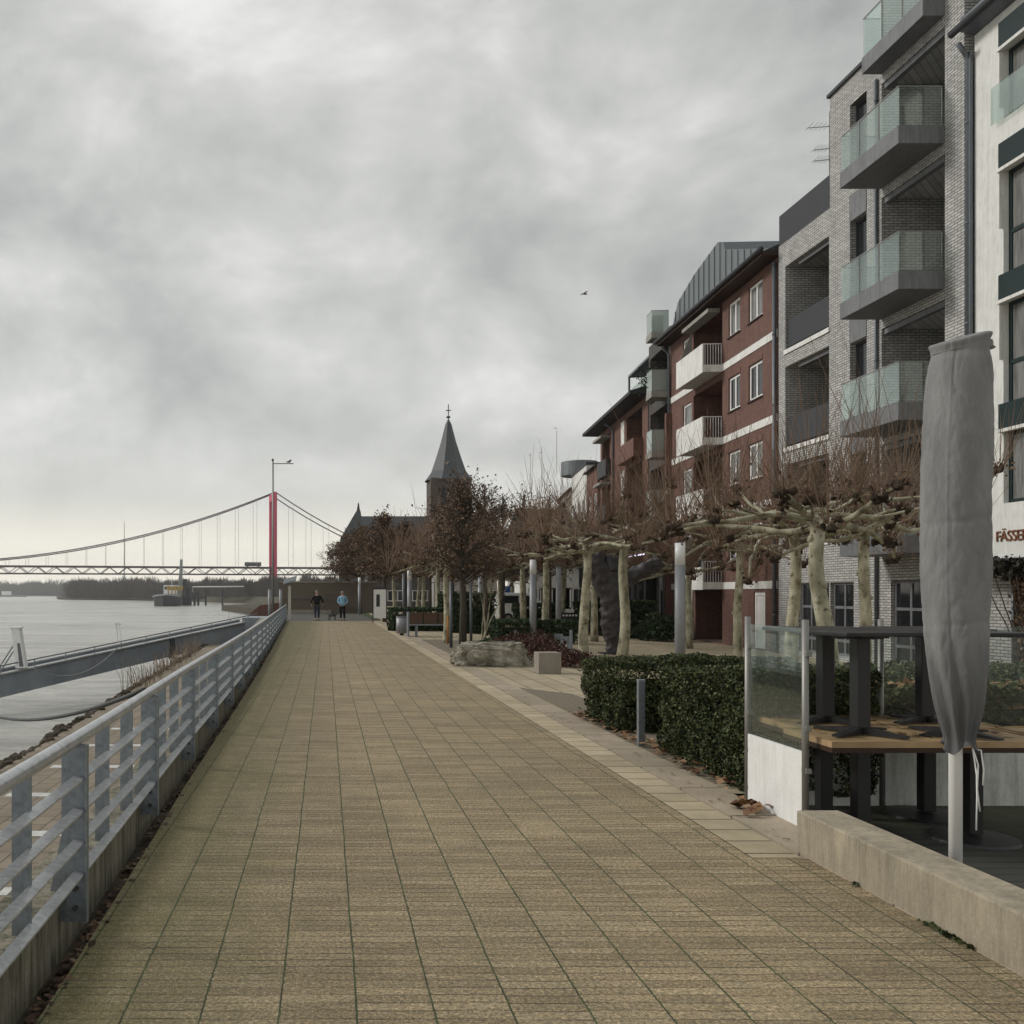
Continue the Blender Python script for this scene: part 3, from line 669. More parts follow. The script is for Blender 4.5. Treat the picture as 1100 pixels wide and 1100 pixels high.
table((4.55, 6.74, UP), 'dark-topped table on a wooden table, hidden behind the grey parasol', 0, False, rz=-.1)
table((3.97, 7.40, UP), 'dark-topped table stacked on back left wooden table near steel post', 0, False, rz=.04)
table((4.76, 7.40, UP), 'dark-topped table stacked at the back, just left of the parasol', 0, False, rz=-.06)
g = G()
for i in range(40):
    g.leaf((rr.uniform(3.55, 5.1), rr.uniform(6.5, 7.7), .665+rr.random()*.01), rr.uniform(.03, .1), rr, .75)
tag(mk('table_leaves', g, M['fallen']), 'curled brown leaves lying on the wooden table tops', 'fallen leaves', kind='stuff')

PX, PYY = 3.45, 5.10
par = thing('closed_parasol', 'closed parasol in a grey fabric cover on a white pole', 'parasol', (PX, PYY, -.1))
mk('pole', G().tube([(0,0,0), (0,0,3.1)], .033, 20), M['white'], par, True)
mk('base_plate', G().box(-.3, .3, -.3, .3, 0, .05), M['anth'], par, bevel=.01)
g = G(); N = 72; prof = []
zk = [0.93,.955,.98,1.02,1.08,1.15,1.25,1.4,1.55,1.7,1.9,2.1,2.3,2.5,2.7,2.85,2.95,3.02,3.08,3.13,3.155,3.175,3.18]
rk = [.085,.075,.07,.078,.095,.11,.125,.145,.158,.166,.174,.177,.176,.174,.169,.162,.157,.150,.142,.136,.148,.150,.10]
def rad_at(z):
    for (a, ra), (b, rb) in zip(zip(zk, rk), zip(zk[1:], rk[1:])):
        if z <= b: return ra+(rb-ra)*(z-a)/(b-a)
    return rk[-1]
zs = [.93+.0195*i for i in range(115)]+[3.16, 3.175, 3.18]; N = 150
def crease(p, f): return max(0, 1-abs(noise.noise(p*f))*3.2)**3
for z in zs:
    r = rad_at(z); cx_ = .012*sin(z*2.3)+.01
    for k in range(N):
        a = 2*pi*k/N; c_, s_ = cos(a), sin(a); f_ = max(0, min(1, (1.8-z)/.75))
        P = Vector((c_, s_, z))
        q = 1 + (.13*f_)*sin(a*8+z*2+2.5*noise.noise(Vector((c_*1.1, s_*1.1, z*1.6)))) + .09*noise.noise(Vector((c_*1.2, s_*1.2, z*1.5)))
        D = Vector((c_*1.1+z*.9, s_*1.1-z*.6, z*2.4))
        q += -.045*crease(D, 1.3)*(.4+.6*noise.noise(P*1.5+Vector((7,0,0)))*2) - .026*crease(D+Vector((3,3,3)), 3.1) + .012*noise.noise(Vector((c_*6, s_*6, z*20)))
        for zb in (2.17, 1.62): q -= .03*math.exp(-((z-zb-.02*c_)/.012)**2)
        q -= .05*math.exp(-((z-3.085)/.015)**2)
        if abs(((a+.4) % (2*pi/6))-.1) < .022: q += .018
        q *= .965
        zz = z + (.035*sin(a+1.2) if z > 3.1 else 0) + (.03*sin(a*3) if z < .95 else 0)
        g.v.append((cx_+c_*r*q, s_*r*q, zz))
m_ = len(zs)
for i in range(m_-1):
    for k in range(N):
        k2 = (k+1) % N; g.f.append((i*N+k, i*N+k2, (i+1)*N+k2, (i+1)*N+k))
g.f.append(tuple((m_-1)*N+k for k in range(N)))
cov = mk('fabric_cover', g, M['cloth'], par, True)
md = cov.modifiers.new('sub', 'SUBSURF'); md.levels = 1; md.render_levels = 1
mk('gathered_top', G().blob((.13, -.02, 3.13), .055, .04, seed=4, n=14, m=10), M['cloth'], cov, True)
g = G().tube([(.05,-.06,.95),(.075,-.07,.85),(.07,-.07,.72),(.085,-.07,.60)], .004, 5).tube([(.05,-.06,.95),(.06,-.08,.80),(.062,-.08,.68),(.058,-.08,.50)], .004, 5)
g.tube([(.05,-.06,.94),(.09,-.07,.93),(.105,-.07,.82),(.10,-.07,.74)], .004, 5); mk('drawstring', g, M['white'], par, True)

# ------------------------------------------------------------------ foliage things
def hedge_box(name, x0, x1, y0, y1, z0, ztop, label, mat='hedge', dens=2300, size=.035, seed=1, brown=0, group=None):
    """ztop: function of y. Hedge = dark twiggy inside + thousands of leaves through its outer layer"""
    rn = random.Random(seed)
    t = thing(name, label, 'hedge', ((x0+x1)/2, (y0+y1)/2, z0), 0, group)
    ox, oy, oz = (x0+x1)/2, (y0+y1)/2, z0
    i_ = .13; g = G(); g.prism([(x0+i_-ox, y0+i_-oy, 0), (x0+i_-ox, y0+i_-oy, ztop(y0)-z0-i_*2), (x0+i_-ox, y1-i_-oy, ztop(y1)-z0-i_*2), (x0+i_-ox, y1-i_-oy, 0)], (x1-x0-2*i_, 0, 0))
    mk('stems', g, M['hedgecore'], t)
    g = G(); lx, ly = x1-x0, y1-y0; h = ztop(y0)-z0
    faces = [('x0', ly*h), ('y0', lx*h), ('top', lx*ly), ('x1', ly*h*.15)]
    for fn, area in faces:
        for i in range(int(area*dens)):
            u, v = rn.random(), rn.random(); dd = rn.random()**2*.10
            if fn == 'x0': p = [x0+dd, y0+u*ly, z0+v*h]
            elif fn == 'x1': p = [x1-dd, y0+u*ly, z0+v*h]
            elif fn == 'y0': p = [x0+u*lx, y0+dd, z0+v*h]
            else: p = [x0+u*lx, y0+v*ly, 0]; p[2] = ztop(p[1])-dd
            if fn != 'top': p[2] = z0+v*(ztop(p[1])-z0)
            w = noise.noise(Vector(p)*2.2)*.13 + noise.noise(Vector(p)*7)*.08
            cxx = Vector((p[0]-ox, (p[1]-oy)*.5, p[2]-z0-h*.4))
            if cxx.length: cxx.normalize()
            p = [p[0]+cxx.x*w, p[1]+cxx.y*w, p[2]+cxx.z*w]
            g.leaf((p[0]-ox, p[1]-oy, max(.01, p[2]-oz)), size*rn.uniform(.6, 1.4), rn)
    for i in range(int((lx*ly+ly*h)*60)):
        p = (x0+rn.random()*lx, y0+rn.random()*ly); z = ztop(p[1])
        q = (p[0]-ox, p[1]-oy, z-oz-.02); dx, dy = rn.gauss(0, .02), rn.gauss(0, .02)
        for s in range(4): g.leaf((q[0]+dx*s, q[1]+dy*s, q[2]+.02*s), size*.9, rn)
    for i in range(int((lx+ly)*5)):
        p = (x0+rn.random()*lx, y0+rn.random()*ly) if rn.random() < .6 else (x0+.03, y0+rn.random()*ly)
        q = Vector((p[0]-ox, p[1]-oy, ztop(p[1])-oz-.03)); dv_ = Vector((rn.gauss(-.2, .4), rn.gauss(0, .4), 1)).normalized()
        if p[0] == x0+.03: q.z *= rn.random(); dv_ = Vector((-1, rn.gauss(0, .5), .5)).normalized()
        for s_ in range(8): g.leaf(q+dv_*.016*s_, size*rn.uniform(.7, 1.1), rn)
    mk('foliage', g, M[mat], t)
    if brown:
        g = G()
        for i in range(brown):
            g.leaf((rn.uniform(x0, x1)-ox, rn.uniform(y0, y0+.3*ly)-oy+rn.choice((0, .2)), ztop(y0)-oz-abs(rn.gauss(0, .3))+.06), size*rn.uniform(1.6, 4.0), rn, .1)
        mk('caught_leaves', g, M['fallen'], t)
    return t
hedge_box('box_hedge', 3.52, 4.62, 7.72, 9.85, 0, lambda y: 1.03-.075*(y-7.7), 'clipped dark green hedge between the short bollard and glass windbreak', seed=2, brown=10, size=.023, dens=7500)
hedge_box('box_hedge', 3.5, 5.5, 11.15, 12.75, 0, lambda y: .88-.06*(y-11.1), 'clipped green hedge behind the short grey bollard, left of nearest hedge', seed=3, size=.026, dens=5500)
hedge_box('box_hedge', 4.62, 8.2, 9.2, 10.7, -.05, lambda y: .86, 'low green hedge behind the clipped corner hedge under the plane trees', seed=4, size=.03, dens=3000)
hedge_box('leafy_hedge', 4.66, 7.0, 8.05, 8.9, -.1, lambda y: .83, 'green hedge full of brown plane leaves behind the windbreak glass', seed=5, brown=420, size=.04, dens=1800)
hedge_box('leafy_hedge', 7.05, 9.0, 8.05, 8.9, -.1, lambda y: .80, 'dark hedge to the right of the grey parasol', seed=6, brown=30, size=.04, dens=1800)
hedge_box('yew_hedge', at(533, 33.5), at(618, 33.5), 33, 35, -.1, lambda y: .66, 'long dark hedge behind the lamp column and heather', 'hedge2', 700, .07, 7)
hedge_box('yew_hedge', at(558, 52), at(602, 52), 51, 54, -.2, lambda y: 1.05, 'tall dark green hedge beside the white van', 'hedge2', 400, .1, 8)
hedge_box('yew_hedge', at(418, 42), at(480, 42), 41, 42.5, -.05, lambda y: .98, 'hedge right behind the wooden bench', 'hedge2', 500, .08, 9)
hedge_box('yew_hedge', at(482, 40), at(530, 40), 39.5, 44, -.05, lambda y: 1.6, 'dark tall hedge block between bench and white lamp column', 'hedge2', 400, .09, 10)
hedge_box('yew_hedge', at(622, 45), at(655, 45), 42.5, 46, -.25, lambda y: 1.2, 'black-green hedge behind the leaning dark sculpture', 'hedge2', 400, .1, 11)
hedge_box('yew_hedge', at(662, 41), at(703, 41), 40.5, 42.5, -.25, lambda y: 1.3, 'dark hedge under the restaurant awning', 'hedge2', 400, .09, 12)

def shrub(name, label, loc, r, h, mat, n, size, seed, cat='shrub', grp=None):
    rn = random.Random(seed); t = thing(name, label, cat, loc, 0, grp)
    g = G()
    for i in range(24):
        a = rn.uniform(0, 6.28); e = rn.uniform(.3, .9)
        g.tube([(0,0,0), (cos(a)*r*e*.5, sin(a)*r*e*.5, h*.5), (cos(a)*r*e, sin(a)*r*e, h*rn.uniform(.7, 1))], [.015, .01, .004], 4)
    mk('stems', g, M['dbark'], t)
    g = G()
    for i in range(n):
        a = rn.uniform(0, 6.28); e = sqrt(rn.random()); zz = rn.random()
        k = sqrt(max(0, 1-e*e*.9)); w = 1+.35*noise.noise(Vector((cos(a)*e*2+seed, sin(a)*e*2, zz*2)))
        g.leaf((cos(a)*r*e*w, sin(a)*r*e*w, max(.02, h*k*zz**.5*w)), size*rn.uniform(.6, 1.4), rn)
    mk('foliage', g, M[mat], t); return t
def at3(px, Y, dz=0): x = at(px, Y); return (x, Y, gz(x)+dz)
shrub('flowering_shrub', 'bushy green shrub beside the drainpipe at the red house', at3(708, 39), 1.0, 1.15, 'hedge2', 2600, .10, 21)
for k, (px, Y, r, h, lab) in enumerate([
    (552, 24.5, .75, .55, 'dark red heather shrub behind the mossy boulder'), (583, 22.6, .7, .62, 'dark red heather shrub behind the stone block, left side'),
    (612, 21.5, .55, .40, 'low red-brown heather mound right of the stone block'), (566, 27, .9, .6, 'red heather shrub at the foot of the nearer lamp column'),
    (528, 27, .6, .35, 'small pale grey-green shrub right of the dark leafy tree trunk')]):
    shrub('heather_shrub', lab, at3(px, Y), r, h, 'heath' if k != 4 else 'hedge2', 1500, .05, 30+k, grp='heather shrubs round the boulder')

# boulder and block
g = G(); N = 90; MM = 44
for i in range(MM+1):
    th = pi*i/MM
    for k in range(N):
        ph = 2*pi*k/N; d = Vector((sin(th)*cos(ph), sin(th)*sin(ph), cos(th)))
        e = lambda v, p: math.copysign(abs(v)**p, v)
        p = Vector((e(d.x, .45)*.80, e(d.y, .5)*.45, e(d.z, .4)*.30))
        q = 1+.22*noise.fractal(p*3.5+Vector((5, 2, 1)), .6, 2.2, 7)
        g.v.append((p.x*q, p.y*q, p.z*q+.22))
for i in range(MM):
    for k in range(N):
        k2 = (k+1) % N; g.f.append((i*N+k, (i+1)*N+k, (i+1)*N+k2, i*N+k2))
tag(mk('boulder', g, M['rock'], loc=(3.82, 21.6, 0)), 'rough pale mossy boulder lying behind the kerb', 'boulder')
tag(mk('stone_block', G().box(-.235, .235, 0, .45, 0, .44), M['block'], loc=(at(591, 19.3), 19.3, 0), bevel=.01), 'square grey stone block seat on the plaza', 'stone block')
tag(mk('small_stone', G().blob((0,0,.08), .16, .10, seed=8, n=12, m=8), M['rock'], loc=(at(489, 24), 24, 0)), 'small grey stone beside the left end of the boulder', 'stone')

# bollards
def bollard(px, Y, h, w, lab, split=False):
    x, y, z = at3(px, Y); t = thing('bollard', lab, 'bollard', (x, y, z), 0, 'grey steel bollards')
    if split:
        mk('post', G().box(-w, -w*.45, -.02, .02, 0, h).box(w*.45, w, -.02, .02, 0, h).box(-w*.45, w*.45, -.02, .02, h*.7, h), M['zinc'], t)
    else:
        mk('post', G().box(-w/2, w/2, -.03, .03, 0, h), M['zinc'], t, bevel=.006)
    mk('cap', G().box(-w/2-.002, w/2+.002, -.032, .032, h+.001, h+.012) if not split else G().box(-w-.002, w+.002, -.022, .022, h+.001, h+.01), M['lamp'], t)
bollard(688.5, 10.2, .72, .075, 'short flat grey bollard in the notch between the two nearest hedges')
bollard(554, 28.5, .55, .07, 'slim grey bollard left of nearer lamp column')
bollard(584, 28.5, .50, .07, 'slim grey bollard just right of nearer lamp column')
bollard(613.5, 25.5, .72, .07, 'grey bollard beside the pale plane trunk left of the sculpture')
bollard(600, 27, .55, .12, 'pair-legged grey bollard, left of the two in front of hedge', True)
bollard(607, 26.6, .5, .12, 'pair-legged grey bollard, right of the two in front of hedge', True)

# lamp columns
def lampcol(px, Y, lab, h=2.86, r=.12):
    x, y, z = at3(px, Y); h2 = h-z
    t = thing('lamp_column', lab, 'street lamp', (x, y, z), 0, 'grey lamp columns with white heads')
    mk('column', G().tube([(0,0,0), (0,0,h2-.52)], r, 24), M['lamp'], t, True)
    mk('foot_ring', G().tube([(0,0,0), (0,0,.04)], r+.03, 24), M['lamp'], t)
    mk('lamp_head', G().tube([(0,0,h2-.519), (0,0,h2)], r-.003, 24), M['lampw'], t, True)
    return t
for px, Y, lab in [(730.5, 22, 'grey lamp column in front of the red house, largest of them'), (572.7, 33, 'grey lamp column standing behind the heather'),
                   (516, 43, 'grey lamp column right of the dark leafy tree'), (468, 54, 'grey lamp column behind right half of bench'),
                   (440, 47.5, 'lamp column with notice, behind left half of bench'), (386, 71, 'thin pale lamp column on the lawn beside the woman'), (392.5, 90, 'farthest lamp column beyond the lawn')]:
    lampcol(px, Y, lab, r=.12 if Y < 60 else .1)
def pole(name, px, Y, h, r, lab, mat='gutter', grp=None, cat='post'):
    x, y, z = at3(px, Y); t = thing(name, lab, cat, (x, y, z), 0, grp)
    mk('shaft', G().tube([(0,0,0), (0,0,h)], r, 10), M[mat], t, True); mk('cap', G().tube([(0,0,h), (0,0,h+.02)], r*1.15, 10), M['lamp'], t); return t
pole('tree_stake', 484.6, 28.6, 2.0, .05, 'grey stake left of the dark leafy tree trunk')
pole('tree_stake', 506, 31, 2.2, .05, 'grey stake right of the dark leafy tree trunk')
pole('steel_mast', 433.5, 50, 2.7, .07, 'slim grey post left of notice column behind the bench')
pole('steel_mast', 600, 40, 3.0, .12, 'tall grey mast between two lamp columns and white shopfront', 'lamp')
pole('marker_post', 481, 30.6, .95, .03, 'yellow-orange painted post at foot of plane trunk by the bench', 'orange')

# bench, bin
bn = thing('bench', 'timber bench with three backrest panels on grey legs', 'bench', (at(438, 35.5), 35.5, 0))
for k in range(3): mk('backrest', G().box(.06+k*.56, .57+k*.56, -.02, .02, .52, .93), M['benchwood'], bn, bevel=.008)
mk('seat', G().box(.02, 1.72, .05, .55, .42, .48), M['benchwood'], bn)
mk('frame', G().box(0, 1.74, -.01, .03, .44, .50), M['zinc'], bn)
for x in (0, .32, 1.62): mk('leg', G().box(x, x+.06, -.03, .5, 0, .43 if x else .95), M['zinc'], bn)
bi = thing('litter_bin', 'round grey litter bin at left end of the bench', 'bin', (at(431.5, 37), 37, 0))
mk('bin_body', G().tube([(0,0,.08), (0,0,.72)], .22, 20), M['lamp'], bi, True); mk('bin_rim', G().tube([(0,0,.721), (0,0,.76)], .23, 20), M['gutter'], bi); mk('foot', G().tube([(0,0,0), (0,0,.079)], .08, 12), M['anth'], bi)

# info board, viewing board, wall
ib = thing('notice_board', 'white notice board in dark frame behind leafy tree trunk', 'notice board', (at(408, 53), 53, 0))
mk('frame', G().box(-.42, -.36, 0, .06, 0, 2.0).box(.36, .42, 0, .06, 0, 2.0).box(-.359, .359, 0, .06, 1.9, 2.0), M['anth'], ib)
mk('board', G().box(-.355, .355, .02, .04, .25, 1.88), M['white'], ib); mk('poster', G().box(-.2, .0, .005, .018, .9, 1.6), M['anth'], ib)
vb = thing('viewing_board', 'slanted dark panorama board on a pale post at the path end', 'information board', (at(311, 60), 60, 0))
mk('post', G().box(-.09, .09, -.06, .06, 0, 2.15), M['cream'], vb); mk('board', G().prism([(-.42, -.3, 2.2), (.42, -.3, 2.45), (.46, .3, 2.75), (-.38, .3, 2.5)], (.01, 0, .06)), M['roofz'], vb)
for k, (px, lab) in enumerate([(289.5, 'grey steel gate post left of flag pole'), (301.5, 'grey steel gate post right of flag pole')]):
    pole('gate_post', px, 57, 1.9, .09, lab, 'lamp')
fp = thing('flag_pole', 'tall thin grey pole with a side arm at the end of railing', 'pole', (at(293.2, 59), 59, 0))
mk('shaft', G().tube([(0,0,-.3), (0,0,4), (0,0,zat(495, 59))], [.08,.07,.05], 10), M['steel'], fp, True)
zz = zat(498, 59); mk('arm', G().tube([(0,0,zz), (1.3,0,zz)], .03, 6), M['steel'], fp); 
mk('finial', G().blob((0,0,zat(495,59)+.05), .08), M['anth'], fp)
def birdmesh(s=1.0, fly=False):
    g = G().blob((0,0,.09*s), .07*s, .07*s, n=10, m=8, amp=.05); g2 = G().tube([(-.05*s,0,.1*s), (.05*s,0,.14*s), (.10*s,0,.19*s), (.13*s,0,.185*s)], [.02*s,.045*s,.035*s,.005*s], 8).tube([(-.04*s,0,.08*s),(-.2*s,0,.06*s)], [.05*s,.02*s], 6)
    return g, g2
bd = thing('crow', 'small black bird perched on the flag pole arm', 'bird', (at(293.2, 59)+1.05, 59, zz+.03))
a_, b_ = birdmesh(1.1); mk('body', b_, M['black'], bd); mk('breast', a_, M['black'], bd)
gu = thing('gull', 'tiny gull flying alone against the clouds', 'bird', (at(628, 60), 60, zat(316, 60)), .3)
mk('body', G().tube([(-.2,0,0),(-.05,0,.01),(.12,0,.02),(.2,0,.01)], [.02,.05,.045,.01], 8), M['anth'], gu, True)
for s in (1, -1): mk('wing', G().prism([(0, s*.03, .03), (.06, s*.2, .09), (-.02, s*.45, .06), (-.10, s*.2, .07), (-.08, s*.03, .03)], (0,0,.012)), M['anth'], gu)
rw = thing('brown_flood_wall', 'brown panelled flood wall closing the path behind the two walkers', 'wall', (0, 78, 0))
mk('wall_face', G().box(-3.9, 4.2, 0, .4, -4, zat(626, 78)), plain('brown_panels', (.155,.13,.10), .9, 0, .12, 1, stretch=(.6,.6,5)), rw)
mk('coping', G().box(-3.95, 4.25, -.05, .45, zat(626, 78)+.001, zat(626, 78)+.12), M['block'], rw)
mk('handrail', G().tube([(-3.6, -.2, 1.25), (.2, -.2, 1.25), (3.6, -.2, -.0)], .03, 6), M['gutter'], rw)
fw = thing('stair_wall', 'brick quay building wall left of the flood wall', 'wall', (-6.2, 80, 0))
g = G().prism([(-3.2, 0, -4.5), (2.4, 0, -4.5), (2.4, 0, .9), (.5, 0, .6), (-3.2, 0, -2.6)], (0, 20, 0)); mk('wall_face', g, M['brownbrick'], fw)

# ------------------------------------------------------------------ trees
def branch_pts(rn, p, d, L, n=5, droop=0, wig=.12):
    pts = [Vector(p)]; d = Vector(d).normalized()
    for i in range(n):
        d = (d+Vector((rn.gauss(0, wig), rn.gauss(0, wig), rn.gauss(0, wig*.7)+droop))).normalized()
        pts.append(pts[-1]+d*L/n)
    return pts
def plane_tree(seed, fork, R, shoots, slen, nlimb=7, r0=.125, detail=3, knobs_extra=2, leaves=10):
    """pollarded plane: pale trunk, crooked near-level limbs ending in knuckles, sprays of shoots"""
    rn = random.Random(seed)
    t = thing('plane_tree', 'x', 'tree', (0,0,0), 0, 'pollarded plane trees')
    lean = Vector((rn.gauss(0, .03), rn.gauss(0, .03), 1)).normalized()
    pts = []; rad = []
    for i in range(15):
        f_ = i/14; p = lean*fork*f_ + Vector((.05*noise.noise(Vector((seed, f_*2, 0))), .05*noise.noise(Vector((seed, f_*2, 9))), 0))*2
        p.z = fork*f_
        pts.append(p); rad.append(r0*.80*(1.22-.34*f_+.35*max(0, .12-f_)*4+.10*noise.noise(Vector((seed*2, f_*6, 4)))+ (.16 if f_ > .93 else 0)))
    g = G().tube(pts, rad, 14)
    for i in range(5):
        f_ = rn.uniform(.25, .95); a = rn.uniform(0, 6.28); p = pts[int(f_*14)]
        g.blob(p+Vector((cos(a), sin(a), 0))*rad[int(f_*14)]*.85, .045, .055, seed=seed+i, n=8, m=6)
    mk('trunk', g, M['bark'], t, True)
    kms = []; gb = G(); gt = G(); gl = G(); top = pts[-1]
    knobs = [(top+Vector((0,0,.1)), 1.0)]
    for i in range(nlimb):
        a = 2*pi*(i+rn.uniform(-.25, .25))/nlimb; L = R*rn.uniform(.65, 1.05)
        st = top+Vector((0,0,rn.uniform(-.30, .05)))
        b = branch_pts(rn, st, (cos(a), sin(a), rn.uniform(-.02, .20)), L, 8, -.004, .19)
        r1 = r0*rn.uniform(.22, .33)
        gb.tube(b, [r1*(1.25-.6*k/8+.25*rn.random()) for k in range(9)], 9)
        knobs.append((b[-1], rn.uniform(.8, 1.1)))
        for q in range(knobs_extra):
            k = rn.choice((2, 3, 4, 5)); a2 = a+rn.choice((-1, 1))*rn.uniform(.4, 1.1); l2 = L*rn.uniform(.15, .42)
            b2 = branch_pts(rn, b[k], (cos(a2), sin(a2), rn.uniform(-.05, .35)), l2, 4, 0, .2)
            gb.tube(b2, [r1*.72, r1*.62, r1*.58, r1*.5, r1*.5], 7); knobs.append((b2[-1], rn.uniform(.5, .85)))
    for (p, s) in knobs:
        gk = G()
        for q in range(4):
            gk.blob(p+Vector((rn.gauss(0, .05), rn.gauss(0, .05), rn.gauss(0, .03)))*s, .062*s*rn.uniform(.7, 1.3), .055*s, seed=rn.random()*50, n=7, m=5, amp=.5)
        kms.append(gk)
        for q in range(int(shoots*s)):
            a = rn.uniform(0, 6.28); el = abs(rn.gauss(0, 1)); el = rn.uniform(.25, 1.5)**.8
            d = Vector((cos(a)*cos(el), sin(a)*cos(el), sin(el)+.12)); L = slen*rn.uniform(.25, 1.0)*(.55+.45*sin(el))*(.7+.3*s)
            if rn.random() < .05: L *= 1.45
            st = p+Vector((cos(a), sin(a), .3))*.05*s; pp = [st]
            for k in range(3):
                d = (d+Vector((rn.gauss(0, .07), rn.gauss(0, .07), .16))).normalized(); pp.append(pp[-1]+d*L/3)
            rr_ = rn.uniform(.0035, .0062)*detail
            gt.tube(pp, [rr_, rr_*.85, rr_*.65, rr_*.35], 3, False)
            if rn.random() < .25:
                k = rn.choice((1, 2)); gt.tube([pp[k], pp[k]+(d+Vector((rn.gauss(0, .5), rn.gauss(0, .5), .2)))*L*.25], [rr_*.6, rr_*.3], 3, False)
        for q in range(int(leaves*s)):
            gl.leaf(p+Vector((rn.gauss(0, .14), rn.gauss(0, .14), rn.gauss(.04, .10))), rn.uniform(.025, .065), rn)
    bo = mk('limbs', gb, M['bark'], t, True); [mk('knuckle', k_, M['knob'], bo, True) for k_ in kms]
    mk('shoots', gt, M['twig'], t)
    if leaves: mk('withered_leaves', gl, M['brownleaf'], t)
    return t
near = [plane_tree(11, 2.88, 2.1, 22, 1.9, 9, .125, 1.0, 2, 30), plane_tree(12, 3.1, 2.3, 24, 1.85, 9, .12, 1.15, 2, 34), plane_tree(13, 3.15, 2.4, 26, 1.85, 9, .13, 1.4, 2, 36)]
far = [plane_tree(21, 3.2, 2.5, 26, 2.1, 8, .15, 2.0, 2, 90), plane_tree(22, 3.0, 2.5, 26, 2.1, 8, .15, 2.2, 2, 90)]
PL = [ # px, Y, src, rz, scale, label
 (889, 12.5, 0, .3, 1.0, 'nearest plane tree, thick pale trunk behind the stacked tables'),
 (930, 17.0, 1, 1.2, 1.0, 'plane tree just left of the grey parasol, in front of brick shop'),
 (853, 18.3, 2, 2.5, .98, 'plane tree with pale trunk left of the nearest one, before shop windows'),
 (791, 24.0, 1, 4.0, 1.03, 'plane tree standing before the white house door of the red building'),
 (668, 25.0, 2, 5.2, 1.12, 'plane tree whose curved trunk crosses the dark sculpture'),
 (627, 23.6, 0, 2.2, 1.06, 'straight-trunked plane tree left of the dark sculpture'),
 (638.5, 36, 3, .4, 1.0, 'slim plane tree seen between straight trunk and sculpture'),
 (586, 34, 3, 3.7, 1.0, 'plane tree with its trunk behind the nearer lamp column'),
 (480.5, 31.5, 4, 1.9, .93, 'plane tree with orange-marked trunk at right end of bench'),
 (538, 55, 3, 1.1, 1.0, 'plane tree right of lamp column, in front of dark hedges'),
 (526.5, 64, 4, 4.4, 1.0, 'thin plane tree behind the hedge blocks, left of its brighter neighbour'),
 (543, 78, 3, 2.1, 1.0, 'thin plane tree beside the blue sign'), (550.5, 66, 4, 3.0, 1.0, 'plane tree left of the white van'),
 (454.5, 60, 4, 5.6, 1.0, 'plane tree with pale slanting trunk behind the bench'), (448.5, 72, 3, 5.0, 1.0, 'pale plane tree behind the hedge of the bench, left of its slanting neighbour'),
 (562, 41, 4, 2.4, 1.02, 'plane tree between the two lamp columns beyond the heather'), (604, 46, 3, 5.9, 1.05, 'plane tree close behind the tall grey mast'),
 (470, 46, 4, .2, 1.0, 'plane tree behind the right end of the bench hedge'), (424, 66, 3, 2.9, 1.0, 'plane tree behind the litter bin'),
 (740, 33, 4, .9, .95, 'plane tree in front of white balconies, trunk behind the largest lamp')]
allp = near+far; used = set()
for px, Y, s, rz, scl, lab in PL:
    x, y, z = at3(px, Y); src = allp[s]
    if s not in used:
        used.add(s); src.location = (x, y, z); src.rotation_euler = (0,0,rz); src.scale = (scl,)*3; src['label'] = lab
    else: dup(src, (x, y, z), rz, lab, scl)

def leafy_tree(seed, h, cr, cz0, n, size, grp='brown-leaved trees along the promenade'):
    rn = random.Random(seed); t = thing('hornbeam_tree', 'x', 'tree', (0,0,0), 0, grp)
    g = G().tube([(0,0,0), (.02,0,h*.25), (-.02,.03,h*.5), (.03,0,h*.9)], [.13,.105,.085,.02], 10); mk('trunk', g, M['dbark'], t, True)
    gb = G(); ends = []
    for i in range(60):
        f_ = rn.random(); z = cz0+(h-cz0)*f_*.85; a = rn.uniform(0, 6.28)
        w = cr*(sin(min(1, f_*.9+.22)*pi)**.6)*rn.uniform(.75, 1.15)
        e = Vector((cos(a)*w, sin(a)*w, z+rn.uniform(.1, .6))); st = Vector((0,0,z-.25))
        mid = (st+e)/2+Vector((rn.gauss(0, .1), rn.gauss(0, .1), rn.gauss(.1, .1)))
        gb.tube([st, mid, e], [.035, .022, .008], 4, False)
        for q in range(7):
            s_ = st.lerp(e, rn.uniform(.35, 1)); ee = s_+Vector((rn.gauss(0, .3), rn.gauss(0, .3), rn.gauss(.2, .25)))
            gb.tube([s_, ee], [.012, .005], 3, False); ends.append(ee); ends.append(s_.lerp(ee, .5))
    mk('branches', gb, M['dbark'], t)
    gl = G()
    for i in range(n):
        p = rn.choice(ends); gl.leaf(p+Vector((rn.gauss(0, .11), rn.gauss(0, .11), rn.gauss(0, .11))), size*rn.uniform(.6, 1.4), rn)
    mk('withered_leaves', gl, M['brownleaf'], t); return t
hb = [leafy_tree(41, 5.1, 1.2, 2.1, 4200, .06), leafy_tree(42, 6.6, 2.3, 2.4, 9500, .085), leafy_tree(43, 6.6, 1.7, 2.6, 1600, .07)]
